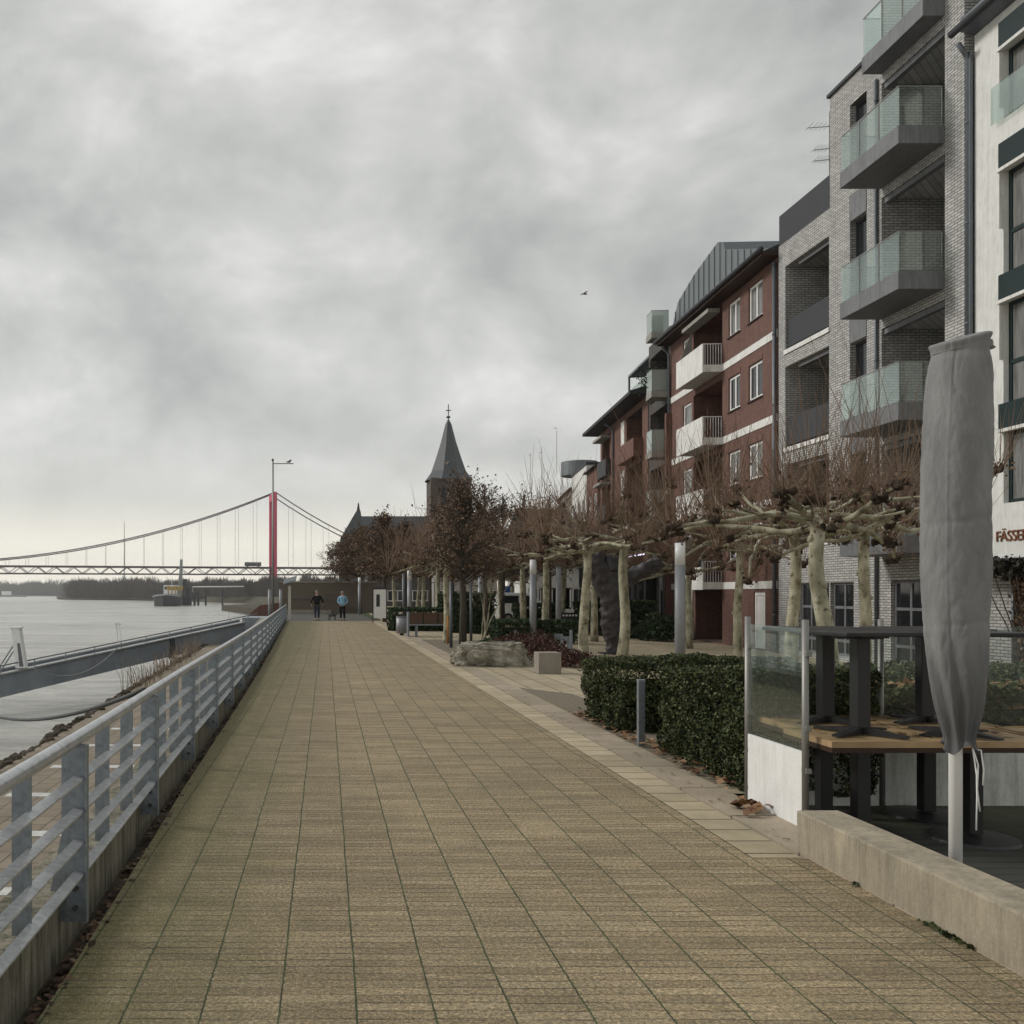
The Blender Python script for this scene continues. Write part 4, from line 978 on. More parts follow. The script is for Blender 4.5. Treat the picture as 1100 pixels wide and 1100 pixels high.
HB = [(497, 28, 0, .0, 1.0, 'dark brown-leaved tree between two grey stakes'), (413, 54, 1, 1.0, .98, 'brown-leaved tree in front of the notice board'),
      (436, 62, 1, 2.0, 1.0, 'brown-leaved tree left of the bench, under the church roof'), (386.5, 76, 1, 3.0, 1.1, 'brown-leaved tree beside the thin pale lamp column'),
      (373.5, 90, 1, 4.1, 1.15, 'leftmost brown-leaved tree, above the woman'), (462, 70, 1, 5.0, 1.1, 'brown-leaved tree below the church tower'),
      (515, 47, 1, 2.7, .92, 'brown-leaved tree right of the spire, behind a lamp column'), (486, 52, 1, .5, 1.0, 'brown-leaved tree behind the dark tree, in front of church tower'), (400, 96, 1, .2, 1.1, 'brown-leaved tree far back between notice board and lawn'),
      (540, 44, 2, 3.9, 1.0, 'sparse brown tree in front of the far white houses'), (563, 46, 2, 1.9, 1.05, 'sparse twiggy tree above the white van'), (590, 50, 2, 4.9, 1.1, 'sparse twiggy tree below the thin rooftop antennas'), (521, 38, 2, .9, .95, 'sparse brown tree just right of the darkest leafy tree')]
used = set()
for px, Y, s, rz, scl, lab in HB:
    x, y, z = at3(px, Y); src = hb[s]
    if s not in used:
        used.add(s); src.location = (x, y, z); src.rotation_euler = (0,0,rz); src.scale = (scl,)*3; src['label'] = lab
    else: dup(src, (x, y, z), rz, lab, scl)
# young birch-like stems near the heather
bs_ = thing('young_tree', 'slender bare multi-stemmed young tree by the heather', 'tree', at3(517, 29)); rn = random.Random(77)
g = G()
for k in range(4):
    a = rn.uniform(-.4, .4); g.tube(branch_pts(rn, (rn.gauss(0, .05), 0, 0), (a, rn.gauss(0, .1), 1), rn.uniform(2, 2.9), 6, 0, .06), [.03,.027,.022,.016,.01,.007,.004], 6)
mk('stems', g, M['bark'], bs_, True)
g = G()
for k in range(60):
    st = Vector((rn.gauss(0, .3), rn.gauss(0, .2), rn.uniform(1, 2.6))); g.tube(branch_pts(rn, st, (rn.gauss(0, 1), rn.gauss(0, 1), .8), .5, 3, 0, .1), [.008,.006,.004,.002], 3, False)
mk('twigs', g, M['twig'], bs_)

# ------------------------------------------------------------------ buildings
class Facade:
    def __init__(s, name, label, P, tan, cat='building'):
        s.d = atan(tan); s.P = P; s.s, s.c = sin(s.d), cos(s.d)
        s.root = thing(name, label, cat, (P[0], P[1], 0), pi/2-s.d)
    def u(s, px, n=0):
        k = (px-VX)/F; Px = s.P[0]-n*s.c; Py = s.P[1]+n*s.s
        return (k*Py-Px)/(s.s-k*s.c)
    def Y(s, u, n=0): return s.P[1]+n*s.s+u*s.c
    def z(s, px, py, n=0): return EYE+(HY-py)/F*s.Y(s.u(px, n), n)
    def wall(s, u0, u1, z0, z1, holes, mat, depth=.3, name='wall', back=6.0, cap=True):
        """front skin with reveals; holes (u0,u1,z0,z1[,depth])"""
        g = G(); us = sorted({u0, u1, *[h[0] for h in holes], *[h[1] for h in holes]}); zs = sorted({z0, z1, *[h[2] for h in holes], *[h[3] for h in holes]})
        us = [a for a in us if u0 <= a <= u1]; zs = [a for a in zs if z0 <= a <= z1]; idx = {}
        def V(a, b):
            if (a, b) not in idx: idx[(a, b)] = len(g.v); g.v.append((a, 0, b))
            return idx[(a, b)]
        for a, b in zip(us, us[1:]):
            for c, d_ in zip(zs, zs[1:]):
                m1, m2 = (a+b)/2, (c+d_)/2
                if any(h[0] < m1 < h[1] and h[2] < m2 < h[3] for h in holes): continue
                g.f.append((V(a, c), V(a, d_), V(b, d_), V(b, c)))
        for h in holes:
            dp = h[4] if len(h) > 4 else depth
            A = [(h[0], h[2]), (h[1], h[2]), (h[1], h[3]), (h[0], h[3])]
            for (p, q) in zip(A, A[1:]+A[:1]): g.poly([(p[0], 0, p[1]), (q[0], 0, q[1]), (q[0], -dp, q[1]), (p[0], -dp, p[1])])
        g.poly([(u0, 0, z0), (u0, -back, z0), (u0, -back, z1), (u0, 0, z1)]); g.poly([(u1, 0, z0), (u1, 0, z1), (u1, -back, z1), (u1, -back, z0)])
        if cap: g.poly([(u0, 0, z1), (u0, -back, z1), (u1, -back, z1), (u1, 0, z1)])
        g.poly([(u0, -back, z0), (u1, -back, z0), (u1, -back, z1), (u0, -back, z1)])
        return mk(name, g, mat, s.root)
    def win(s, u0, u1, z0, z1, dep=.14, fm='white', pm='pane', nu=2, trans=(), fw=.07, name='window'):
        g = G(); y0, y1 = -dep-.06, -dep
        g.box(u0, u0+fw, y0, y1, z0, z1).box(u1-fw, u1, y0, y1, z0, z1).box(u0+fw, u1-fw, y0, y1, z1-fw, z1).box(u0+fw, u1-fw, y0, y1, z0, z0+fw)
        for i in range(1, nu):
            c = u0+(u1-u0)*i/nu; g.box(c-fw*.5, c+fw*.5, y0+.002, y1-.002, z0+fw, z1-fw)
        for t in trans: g.box(u0+fw, u1-fw, y0+.004, y1+.003, t-fw*.5, t+fw*.5)
        o = mk(name, g, M[fm], s.root)
        mk('pane', G().box(u0+fw*.5, u1-fw*.5, y0+.01, y0+.03, z0+fw*.5, z1-fw*.5), M[pm], o); return o
    def bx(s, name, u0, u1, n0, n1, z0, z1, mat, parent=None, bevel=0): return mk(name, G().box(u0, u1, n0, n1, z0, z1), M[mat], parent or s.root, bevel=bevel)
    def balcony(s, ua, ub, n, z0, z1, gtop, slabm='slab', glassm='balglass', railm='steel'):
        b = s.bx('balcony', ua, ub, .002, n, z0, z1, slabm, bevel=.01)
        g = G().box(ua+.03, ub-.03, n-.04, n-.025, z1+.02, gtop).box(ua+.03, ua+.045, .05, n-.045, z1+.02, gtop).box(ub-.045, ub-.03, .05, n-.045, z1+.02, gtop)
        mk('glass_panel', g, M[glassm], b)
        g = G().box(ua+.025, ub-.025, n-.046, n-.02, gtop+.001, gtop+.022).box(ua+.025, ua+.05, .05, n-.047, gtop+.001, gtop+.022).box(ub-.05, ub-.025, .05, n-.047, gtop+.001, gtop+.022)
        L = ub-ua
        for i in range(1, int(L/1.2)+1): g.box(ua+L*i/(int(L/1.2)+1)-.006, ua+L*i/(int(L/1.2)+1)+.006, n-.048, n-.022, z1, gtop)
        mk('rail_cap', g, M[railm], b); return b
    def pipe(s, u, n, z0, z1, r=.05, mat='gutter', name='drainpipe', hook=0):
        p = [(u, n, z0), (u, n, z1)]
        if hook: p += [(u-.02, n+hook*.3, z1+.18), (u-.1, n+hook, z1+.35)]
        g = G().tube(p, r, 10); zz = z0+1.2
        while zz < z1: g.tube([(u, n, zz), (u, n, zz+.05)], r*1.25, 10); zz += 2.4
        return mk(name, g, M[mat], s.root, True)

# ---- grey brick building
gb_ = Facade('apartment_building', 'tall pale grey brick apartment block with glass-fronted balconies', (15.3, 22.3), 0)
u = gb_.u
uA, uB, uC, uD = 0.0, u(1015), u(947), u(891.5)
holes = []
bal = [(12.8, 13.25, 14.22), (9.2, 9.65, 10.62), (5.96, 6.4, 7.40), (2.67, 3.1, 4.1)]
rec = [(13.26, 15.7), (9.66, 12.55), (6.41, 8.95), (3.11, 5.75)]
for a, b in rec: holes.append((uB, uC, a, b, 1.9))
wu0, wu1 = u(931), u(913)
wz = [(13.5, 15.9), (10.0, 12.5), (6.7, 8.95), (3.4, 5.7)]
for a, b in wz: holes.append((wu0, wu1, a, b, .25))
shop0 = (u(1034), u(957), -.2, 2.02, .22); holes.append(shop0)
shop1 = (u(917), uD-.02, -.2, 2.0, .22); holes.append(shop1)
gb_.wall(uA, uD, -.35, 16.7, holes, M['greybrick'], .25)
for i, (a, b) in enumerate(wz):
    gb_.win(wu0, wu1, a, b, .17, 'anth', 'pane', 1)
    if i: gb_.bx('spandrel', wu0+.001, wu1-.001, -.24, -.09, b+.001, b+.72, 'slab') if False else gb_.bx('spandrel', wu0, wu1, .003, .02, b+.001, b+.75, 'slab')
for i, (a, b) in enumerate(rec):
    gb_.win(uB+.02, uC-.35, a, b-.25, 1.82, 'anth', 'pane', 3, name='balcony_door')
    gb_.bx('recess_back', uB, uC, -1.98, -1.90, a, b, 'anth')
    gb_.bx('awning_case', uB+.1, uC-.05, -.2, -.05, b-.16, b-.02, 'slab')
for (z0, z1, gt) in bal: gb_.balcony(uB, uC, 1.15, z0, z1, gt)
gb_.pipe(uC+.16, .06, -.3, 15.9, .045); gb_.pipe(uA+.02+u(1040)*0-.06, -.12, -.3, 14.0, .06)
gb_.bx('roof_edge', uC-1, uD+.05, -6, .08, 16.701, 16.80, 'anth')
# penthouse level over the balcony bay
ph = gb_.wall(uA, uC, 16.702, 19.6, [(uB, uC-.01, 16.703, 19.0, 1.9), ], M['greybrick'], .25, 'upper_wall')
gb_.bx('recess_back', uB, uC, -1.98, -1.90, 16.7, 19.0, 'anth')
gb_.balcony(uB, uC, .55, 15.95, 16.4, 17.45)
# loggia wing
uE = u(836.5)
lo0, lo1 = uD+.05, u(843.5)
lz = [(9.75, 12.55), (6.5, 9.2), (3.3, 5.95)]
holes = [(lo0, lo1, a, b, 1.6) for a, b in lz] + [(u(917), u(858), -.2, 2.0, .22)] if False else [(lo0, lo1, a, b, 1.6) for a, b in lz]
holes.append((lo0, u(858), -.2, 2.0, .22))
gb_.wall(uD+.002, uE, -.35, 13.37, holes, M['greybrick'], .25, 'wing_wall')
gb_.bx('parapet', uD+.01, uE-.01, -.06, -.01, 13.371, 14.39, 'anth')
for a, b in lz:
    gb_.bx('recess_back', lo0, lo1, -1.70, -1.60, a, b, 'anth')
    gb_.win(lo0+.3, lo1-.3, a, b-.4, 1.5, 'anth', 'pane', 3, name='balcony_door')
    gb_.bx('loggia_railing', lo0, lo1, -.12, -.07, a+.1, a+1.02, 'anth')
    gb_.bx('sill_band', lo0-.05, lo1+.02, .002, .05, a-.14, a, 'band')
    gb_.bx('awning_case', lo0+.05, lo1-.6, -.35, -.15, b-.14, b-.02, 'slab')
def shopwin(fc, a, b, zb=-.2, zt=2.02, nu=4):
    fc.win(a, b, zb, zt, .10, 'slab', 'pane', nu, (1.25, .25), .08, 'shop_window')
shopwin(gb_, shop0[0], shop0[1]); shopwin(gb_, shop1[0], shop1[1], zt=2.0, nu=2); shopwin(gb_, lo0, u(858), nu=3)
# reveal brick strip beside the white house
gb_.bx('corner_strip', -.14, -.002, -.10, -.03, -.3, 14.6, 'gutter')

# ---- white rendered building at the right
wh = Facade('rendered_house', 'white rendered house with dark green window bands at the right edge', (15.45, 17.6), 0)
u = wh.u; uw = u(1047); a0, a1 = .8, u(1078)
wz = [(12.5, 14.06), (8.9, 11.3), (5.96, 8.3), (3.72, 5.36)]
wh.wall(0, uw, 2.45, 14.95, [(a0, a1, a, b, .22) for a, b in wz], M['render'], .2)
for a, b in wz:
    wh.win(a0, a1, a, b, .12, 'green', 'panel_', 3, ((a+b)/2-.2,) if b-a > 1.7 else (), .09)
    wh.bx('blind_box', a0, a1+.03, .003, .10, b+.05, b+.62, 'green'); wh.bx('trim', a0, a1+.05, .004, .13, b-.03, b+.045, 'band')
for z in (14.06, 11.3, 8.3): wh.bx('blind_arm', a1+.01, a1+.04, .01, .09, z-1.3, z-.04, 'band')
mk('glass_guard', G().box(a0, a1+.25, .10, .115, 12.45, 13.3), M['balglass'], wh.root)
mk('gutter', G().tube([(0, .42, 15.1), (uw+.22, .42, 15.1)], .09, 10), M['anth'], wh.root, True)
mk('soffit', G().prism([(0, 0.0, 14.951), (0, .40, 15.05), (0, .34, 15.35), (0, 0, 15.5)], (uw, 0, 0)), M['gutter'], wh.root)
mk('roof', G().prism([(0, .34, 15.36), (0, -6, 21), (0, -6, 20.8), (0, 0, 15.51)], (uw, 0, 0)), M['tile'], wh.root)
mk('dormer', G().box(a1-1.6, a1+.4, -2.5, -.02, 15.2, 18), M['roofz'], wh.root)
wh.pipe(uw+.09, .10, -.3, 14.4, .06, hook=.3)
wh.wall(0, uw, -.35, 2.44, [(.4, u(1090), -.2, 2.0, .22)], M['greybrick'], .2, 'shopfront_wall')
shopwin(wh, .4, u(1090)); wh.pipe(u(1092), .06, -.3, 2.3, .05)
wh.bx('canopy_ledge', 0, u(1066), .003, .5, 2.33, 2.449, 'anth')
# lettering
cu = bpy.data.curves.new('lettering', 'FONT'); cu.body = 'FÄSSER·FIN·DE'; cu.size = .34; cu.extrude = .012; cu.space_character = .92
to = bpy.data.objects.new('tmp', cu); COL.objects.link(to)
dg = bpy.context.evaluated_depsgraph_get(); me = bpy.data.meshes.new_from_object(to.evaluated_get(dg)); me.name = 'lettering'
bpy.data.objects.remove(to)
lt = bpy.data.objects.new('lettering', me); me.materials.clear(); me.materials.append(M['rust']); COL.objects.link(lt); lt.parent = wh.root
lt.location = (u(1070.5), .02, 2.86); lt.rotation_euler = (pi/2, 0, pi)
g = G(); rn = random.Random(9)
for i in range(2600):
    uu = rn.uniform(0, 4.4); g.leaf((uu, .3+rn.gauss(0, .10), rn.gauss(0, .09)), rn.uniform(.05, .12), rn)
gar = tag(mk('fir_garland', g, M['garland']), 'dark fir garland hanging under the ledge of white house', 'garland'); gar.location = (15.2, 17.4, 2.25); gar.rotation_euler = (0,0,pi/2)
iv = thing('ivy', 'straggly ivy climbing the brick shopfront at the right edge', 'climbing plant', (15.3, 20.2, -.35))
g = G(); gs = G()
for i in range(1500): g.leaf((rn.gauss(-.12, .04), rn.gauss(0, .16), rn.uniform(0, 2.5)), rn.uniform(.05, .11), rn)
for k in range(8): gs.tube(branch_pts(rn, (-.1, rn.gauss(0, .15), 0), (0, 0, 1), 2.5, 7, 0, .08), .012, 4)
mk('leaves', g, M['brownleaf'], iv); mk('stems', gs, M['dbark'], iv)

# ---- red brick building
rd = Facade('brick_house', 'dark red brick apartment house with white balconies and white bands', (15.42, 31.75), .05)
u = rd.u; L = u(720)
rec0, rec1 = u(776), u(745)
fl = [10.43, 7.55, 4.68, 1.83]
holes = []
for zf in fl:
    holes.append((rec0, rec1, zf+.35, zf+2.75 if zf > 9 else zf+2.6, 1.3))
W1 = (u(819), u(804)); W2 = (u(795), u(782.5)); W3 = (u(743), u(733.5))
for k in range(4):
    zb = 11.57-2.88*k; zt_ = zb+1.3
    holes += [(W1[0], W1[1], zb, zt_), (W2[0], W2[1], zb, zt_), (W3[0], W3[1], zb, zt_)]
dr = [(u(822), u(809.5), -.3, 1.72), (u(776), u(747), -.3, 1.8, 1.6)]
holes = [h for h in holes]; rd.wall(0, L, -.35, 13.15, holes+dr, M['redbrick'], .16)
for k in range(4):
    zb = 11.57-2.88*k
    for Wn in (W1, W2): 
        rd.win(Wn[0], Wn[1], zb, zb+1.3, .06, 'white', 'pane' if k % 2 else 'panel_', 2, (), .09)
        rd.bx('lintel', Wn[0]-.05, Wn[1]+.05, .002, .02, zb+1.31, zb+1.5, 'brownbrick'); rd.bx('sill', Wn[0]-.04, Wn[1]+.04, .003, .06, zb-.05, zb-.005, 'brown')
    rd.win(W3[0], W3[1], zb, zb+1.3, .06, 'white', 'panel_', 1, (), .09)
for i, zf in enumerate(fl):
    rd.bx('recess_back', rec0, rec1, -1.40, -1.30, zf+.35, zf+2.7, 'slab')
    rd.win(rec0+.3, rec1-.2, zf+.35, zf+2.5, 1.22, 'white', 'pane', 2, name='balcony_door')
    ua, ub, n = rec0, u(727.5, .72), .72
    b = rd.bx('balcony', ua, ub, .003, n, zf, zf+.28, 'band')
    mk('parapet', G().box(ua+.002, ub-.002, n+.001, n+.05, zf-.02, zf+1.12), M['band'], b)
    g = G().box(ua, ua+.03, .02, n-.002, zf+1.09, zf+1.12)
    for q in range(7): g.tube([(ua+.015, .04+q*.105, zf+.281), (ua+.015, .04+q*.105, zf+1.09)], .011, 6)
    mk('side_railing', g, M['white'], b)
    rd.bx('band', .02, ua-.003, .002, .03, zf+.0, zf+.27, 'band'); rd.bx('band', ub+.003, L-.05, .002, .03, zf+.0, zf+.27, 'band')
rd.win(dr[0][0], dr[0][1], -.3, 1.72, .05, 'white', 'whitepanel', 1, (), .12, 'door')
rd.bx('entrance_back', dr[1][0], dr[1][1], -1.7, -1.60, -.3, 1.8, 'redbrick'); rd.bx('white_pier', u(745), u(738), .002, .06, -.3, 1.8, 'band')
rd.bx('soffit', -.15, L+.05, -6, .62, 13.151, 13.30, 'brown'); mk('gutter', G().tube([(-.3, .68, 13.32), (L+.1, .68, 13.32)], .09, 8), M['anth'], rd.root, True)
mk('roof', G().prism([(0, .6, 13.301), (0, -6, 16.3), (0, -6, 16.1), (0, -5.9, 13.302)], (L, 0, 0)), M['tile'], rd.root)
rd.pipe(.08, .09, -.3, 13.0, .065); rd.pipe(L-.1, .09, -.3, 12.7, .06, hook=.4)
# zinc mansard dormer
def zu(px, py, n): uu = rd.u(px, n); return (uu, n, rd.z(px, py, n))
n_ = -.35
prof = [zu(722, 352, n_), zu(728, 325, n_), zu(745, 296, n_), zu(771, 260, n_), zu(777, 260, n_), zu(778.5, 268, n_), zu(811, 267, n_), zu(822, 275, n_)]
prof = [(a, b, max(c, 13.4)) for a, b, c in prof]; prof = [(prof[0][0], n_, 13.36)]+prof+[(prof[-1][0], n_, 13.36)]
dm = mk('dormer', G().prism(prof, (0, -4.5, 0)), M['roofz'], rd.root)
g = G()
uu = prof[-1][0]
ztop_ = lambda q: next((a[2]+(b[2]-a[2])*(q-a[0])/(b[0]-a[0]) for a, b in zip(prof[1:-1], prof[2:-1]) if min(a[0], b[0]) <= q <= max(a[0], b[0]) and a[0] != b[0]), 13.5)
while uu < prof[0][0]: mk('standing_seam', G().box(uu, uu+.03, n_+.001, n_+.035, 13.37, max(13.5, ztop_(uu)-.02)), M['roofz'], dm); uu += .62
# awning folded + satellite dish
rd.bx('awning', rec0+.2, rec1, .02, .5, 12.85, 13.0, 'beige')
bk = mk('balcony_screen', G().prism([(rec1-.1, .1, 11.6), (rec1-.1, .65, 11.6), (rec1-.1, .1, 12.9)], (.03, 0, 0)), M['beige'], rd.root)
sd = thing('satellite_dish', 'grey satellite dish on the lowest white balcony of red house', 'satellite dish', (0,0,0)); 
pp = rd.root.location; ang = pi/2-rd.d
du, dn = rec0+.25, .95; sd.location = (pp[0]+du*cos(ang)-dn*sin(ang), pp[1]+du*sin(ang)+dn*cos(ang), 3.05)
mk('dish', G().tube([(0,-.02,0), (0,-.05,0), (0,-.10,0)], [.08,.3,.36], 20), M['anth'], sd, True); mk('arm', G().tube([(0,0,-.25), (0,0,0), (0,-.3,-.2)], .02, 6), M['gutter'], sd)

# ---- block with frosted balconies
fb = Facade('apartment_building', 'narrow dark block with greenish glass balconies next to red house', (16.0, 43.25), .09)
u = fb.u; L = u(697)
fl = [13.55, 10.8, 8.0, 5.2, 2.4]
fb.wall(0, L, -.35, 14.1, [(.3, L-.3, z+.31, z+2.6, 1.2) for z in fl[1:]]+[(.4, 1.6, -.2, 1.8)], M['darkbrick'], .2)
for z in fl:
    fb.balcony(.02, u(692.7, .9), .85, z, z+.3, z+1.28, 'beige', 'frost')
    if z < 13: fb.bx('recess_back', .3, L-.3, -1.3, -1.2, z+.31, z+2.6, 'dark'); fb.win(.6, L-.5, z+.31, z+2.4, 1.1, 'anth', 'pane', 3, name='balcony_door')
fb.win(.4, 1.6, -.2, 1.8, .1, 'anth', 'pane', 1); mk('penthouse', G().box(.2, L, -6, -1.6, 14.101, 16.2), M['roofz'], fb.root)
fb.bx('brown_pier', -.0-.25, -.003, -.3, .25, -.3, 10, 'brownbrick')
g = G(); gg = G().tube([(0,0,0), (0,0,.4)], [.18,.22], 10)
bpn = thing('potted_shrub', 'potted shrub with red flowers on second glass balcony from top', 'plant', (at(700, 44.6), 44.6, 11.1)); mk('pot', gg, M['brown'], bpn)
for i in range(500): g.leaf((rn.gauss(0, .3), rn.gauss(0, .3), .75+rn.gauss(0, .28)), .09, rn)
mk('foliage', g, M['hedge2'], bpn)

# ---- brown building with wide eaves
bb = Facade('brick_house', 'red-brown brick house with wide dark eaves and loggias', (16.37, 47.3), .09)
u = bb.u; L = u(645)
lg = [(8.9, 11.4), (6.1, 8.6), (3.2, 5.7)]
hs = []
for a, b in lg: hs += [(u(690), u(673), a, b, 1.2), (u(655), u(647), a, b, 1.2)]
bb.wall(0, L, -.4, 11.75, hs+[(1.5, 5.5, -.2, 2.0, .3), (7, 10.5, -.2, 2.0, .3)], M['brownbrick'], .2)
for a, b in lg:
    for (p, q) in ((690, 673), (655, 647)):
        bb.bx('recess_back', u(p), u(q), -1.3, -1.2, a, b, 'dark'); bb.win(u(p)+.3, u(q)-.2, a, b-.3, 1.1, 'white', 'panel_', 2, name='balcony_door')
    bb.bx('loggia_parapet', u(691), u(672), .003, .5, a-.1, a+.85, 'brownbrick'); bb.bx('loggia_parapet', u(656), u(646.5), .003, .3, a-.1, a+.9, 'anth')
    bb.bx('white_panel', u(671), u(667.5), .003, .03, a+.3, b, 'band')
    bb.bx('awning', u(656), u(647), .01, .6, b-.35, b-.2, 'beige')
bb.win(1.5, 5.5, -.2, 2.0, .15, 'anth', 'pane', 4); bb.win(7, 10.5, -.2, 2.0, .15, 'anth', 'pane', 4)
mk('roof', G().prism([(-.2, .95, 11.95), (-.2, .95, 11.78), (-.2, -.0, 11.752), (-.2, -8, 11.752), (-.2, -5, 13.6)], (L+1.2, 0, 0)), M['tile'], bb.root)
bb.bx('roof_terrace', u(694), u(667), -2.4, -.4, 12.1, 12.4, 'roofz')
mk('terrace_frame', G().box(u(694), u(694)+.1, -.5, -.4, 12.4, 14.0).box(u(667)-.1, u(667), -.5, -.4, 12.4, 14.0).box(u(694), u(667), -2.4, -.4, 14.001, 14.12), M['roofz'], bb.root)
mk('terrace_glass', G().box(u(694)+.1, u(667)-.1, -.45, -.43, 12.41, 13.2), M['frost'], bb.root)
bb.pipe(u(660), .08, -.3, 11.3, .06, hook=.5)
aw = thing('restaurant_awning', 'dark restaurant awning with red stripe and glowing light strip behind sculpture', 'awning', (0,0,0))
Ya = 42; xa, xb = at(630, Ya), at(716, Ya)
mk('canvas', G().prism([(xa, Ya, zat(600, Ya)), (xb, Ya, zat(589, Ya)), (xb+.3, Ya+2.6, zat(583, Ya)), (xa+.2, Ya+2.6, zat(590, Ya))], (0,0,.05)), M['awning'], aw)
mk('valance', G().prism([(xa, Ya-.03, zat(600, Ya)), (xb, Ya-.03, zat(589, Ya)), (xb, Ya-.03, zat(592, Ya)), (xa, Ya-.03, zat(604, Ya))], (0,.02,0)), M['awnred'], aw)
mk('light_strip', G().prism([(at(675, Ya), Ya-.06, zat(597, Ya)), (at(692, Ya), Ya-.06, zat(594.5, Ya)), (at(692, Ya), Ya-.06, zat(596, Ya)), (at(675, Ya), Ya-.06, zat(598.5, Ya))], (0,.02,0)), M['led'], aw)
for x in (xa+.1, xb-.1): mk('post', G().tube([(x, Ya+.1, -.3), (x, Ya+.1, zat(592, Ya)-.1)], .05, 8), M['anth'], aw)
gh = thing('glazed_winter_garden', 'glazed restaurant porch under the dark awning', 'porch', (0,0,0))
mk('glazing', G().box(at(636, 44), at(706, 44), 44, 44.05, .3, zat(604, 44)), M['pane'], gh)
g = G()
for px in (636, 650, 664, 678, 692, 706): g.box(at(px, 44)-.05, at(px, 44)+.05, 43.9, 43.98, -.3, zat(603, 44))
mk('frame', g, M['slab'], gh); mk('plinth', G().box(at(636, 44), at(706, 44), 43.95, 44.2, -.35, .299), M['anth'], gh)

# ---- farther houses
def farhouse(label, P, tan, L, h, mat, name='town_house', roof=None, win=True, wm='white', floors=None, nu=4, rmat='tile', over=.3):
    f = Facade(name, label, P, tan); zf = [1.0+2.9*i for i in range(int((h-1)/2.9))]
    hs = []
    for z in zf:
        for i in range(nu):
            c = L*(i+.5)/nu; hs.append((c-.6, c+.6, z, z+1.5))
    f.wall(0, L, -.5, h, hs, M[mat], .15, back=9)
    for h_ in hs: f.win(h_[0], h_[1], h_[2], h_[3], .08, wm, 'pane', 2, (), .1)
    if roof: mk('roof', G().prism([(-over, over, h+.002), (-over, -9, h+.002), (-over, -4.5, h+roof)], (L+2*over, 0, 0)), M[rmat], f.root)
    else: mk('roof_edge', G().box(-.05, L+.05, -9, .06, h+.002, h+.2), M['anth'], f.root)
    return f
h1 = farhouse('brown house with dark roof beyond the wide-eaved house', (17.6, 60.3), .12, 4.3, 9.9, 'brownbrick', roof=1.7, nu=2)
h2 = farhouse('white rendered house with curved grey roof storey', (18.15, 64.8), .12, 7.0, 10.6, 'render', nu=3)
g = G(); 
for k in range(2): pass
mk('roof_storey', G().tube([(h2.u(611), -.8, 10.9), (h2.u(611), -.8, 12.0)], 1.4, 28), M['roofz'], h2.root, False)
g = G()
for k in range(3): g.box(.3+2.3*k, 1.9+2.3*k, .003, 1.0, 3.6, 3.8).box(.3+2.3*k, 1.9+2.3*k, .95, 1.0, 3.801, 4.8)
mk('balcony', g, M['frost'], h2.root)
h3 = farhouse('grey-beige house with dark pitched roof behind the pale one', (19.2, 72.5), .14, 10, 9.8, 'beige', roof=2.6)
h4 = farhouse('white and grey house row end with dark roof, farthest on right', (20.8, 83.5), .14, 12, 9.2, 'render', roof=3.0, nu=5)
h5 = farhouse('brown brick house half hidden by brown-leaved trees', (22.6, 97), .12, 14, 8.6, 'brownbrick', roof=3.0, nu=5)
# frontal row closing the plaza
def fronthouse(label, px0, px1, Y, h, mat, roof, nu, wm='white'):
    x0, x1 = at(px0, Y), at(px1, Y); f = Facade('town_house', label, (x1, Y), 0); f.root.rotation_euler = (0,0,pi); f.root.location = (x1, Y, -.45)
    L = x1-x0; hs = []
    for z in [1.0+2.9*i for i in range(max(1, int(h/2.9)))]:
        for i in range(nu): c = L*(i+.5)/nu; hs.append((c-.7, c+.7, z, z+1.5))
    f.wall(0, L, 0, h, hs, M[mat], .15, back=9)
    for h_ in hs: f.win(h_[0], h_[1], h_[2], h_[3], .08, wm, 'pane', 2, (), .1)
    mk('roof', G().prism([(-.3, .3, h+.002), (-.3, -9, h+.002), (-.3, -4.5, h+roof)], (L+.6, 0, 0)), M['tile'], f.root); return f
fronthouse('wide low brick house behind the bench trees', 395, 470, 128, 5.6, 'darkbrick', 2.6, 7)
fronthouse('beige house front seen between plane trunks', 471, 534, 118, 7.6, 'beige', 3.2, 6)
sh = farhouse('white shopfront with grey pillars left of the sculpture', (at(615, 57), 57), -.0, .1, 1, 'render', nu=1) if False else None
fronthouse('white shopfront house behind the tall grey mast', 572, 622, 66, 6.3, 'render', 2.2, 4)
for px, lab in ((583, 'slim white flag mast left of grey mast at shopfront'),): pass
mb = thing('menu_board', 'black menu board on legs right of the grey mast', 'menu board', (at(612, 44), 44, -.2))
mk('board', G().box(-.42, .42, 0, .05, .25, .95), M['black'], mb); g = G()
for k in range(5): g.box(-.34+k*.15, -.25+k*.15, -.012, -.002, .78, .86)
for k in range(3): g.box(-.3+k*.2, -.22+k*.2, -.012, -.002, .42, .50)
mk('lettering', g, M['white'], mb); mk('leg', G().box(-.42, -.37, .01, .04, 0, .249).box(.37, .42, .01, .04, 0, .249), M['anth'], mb)

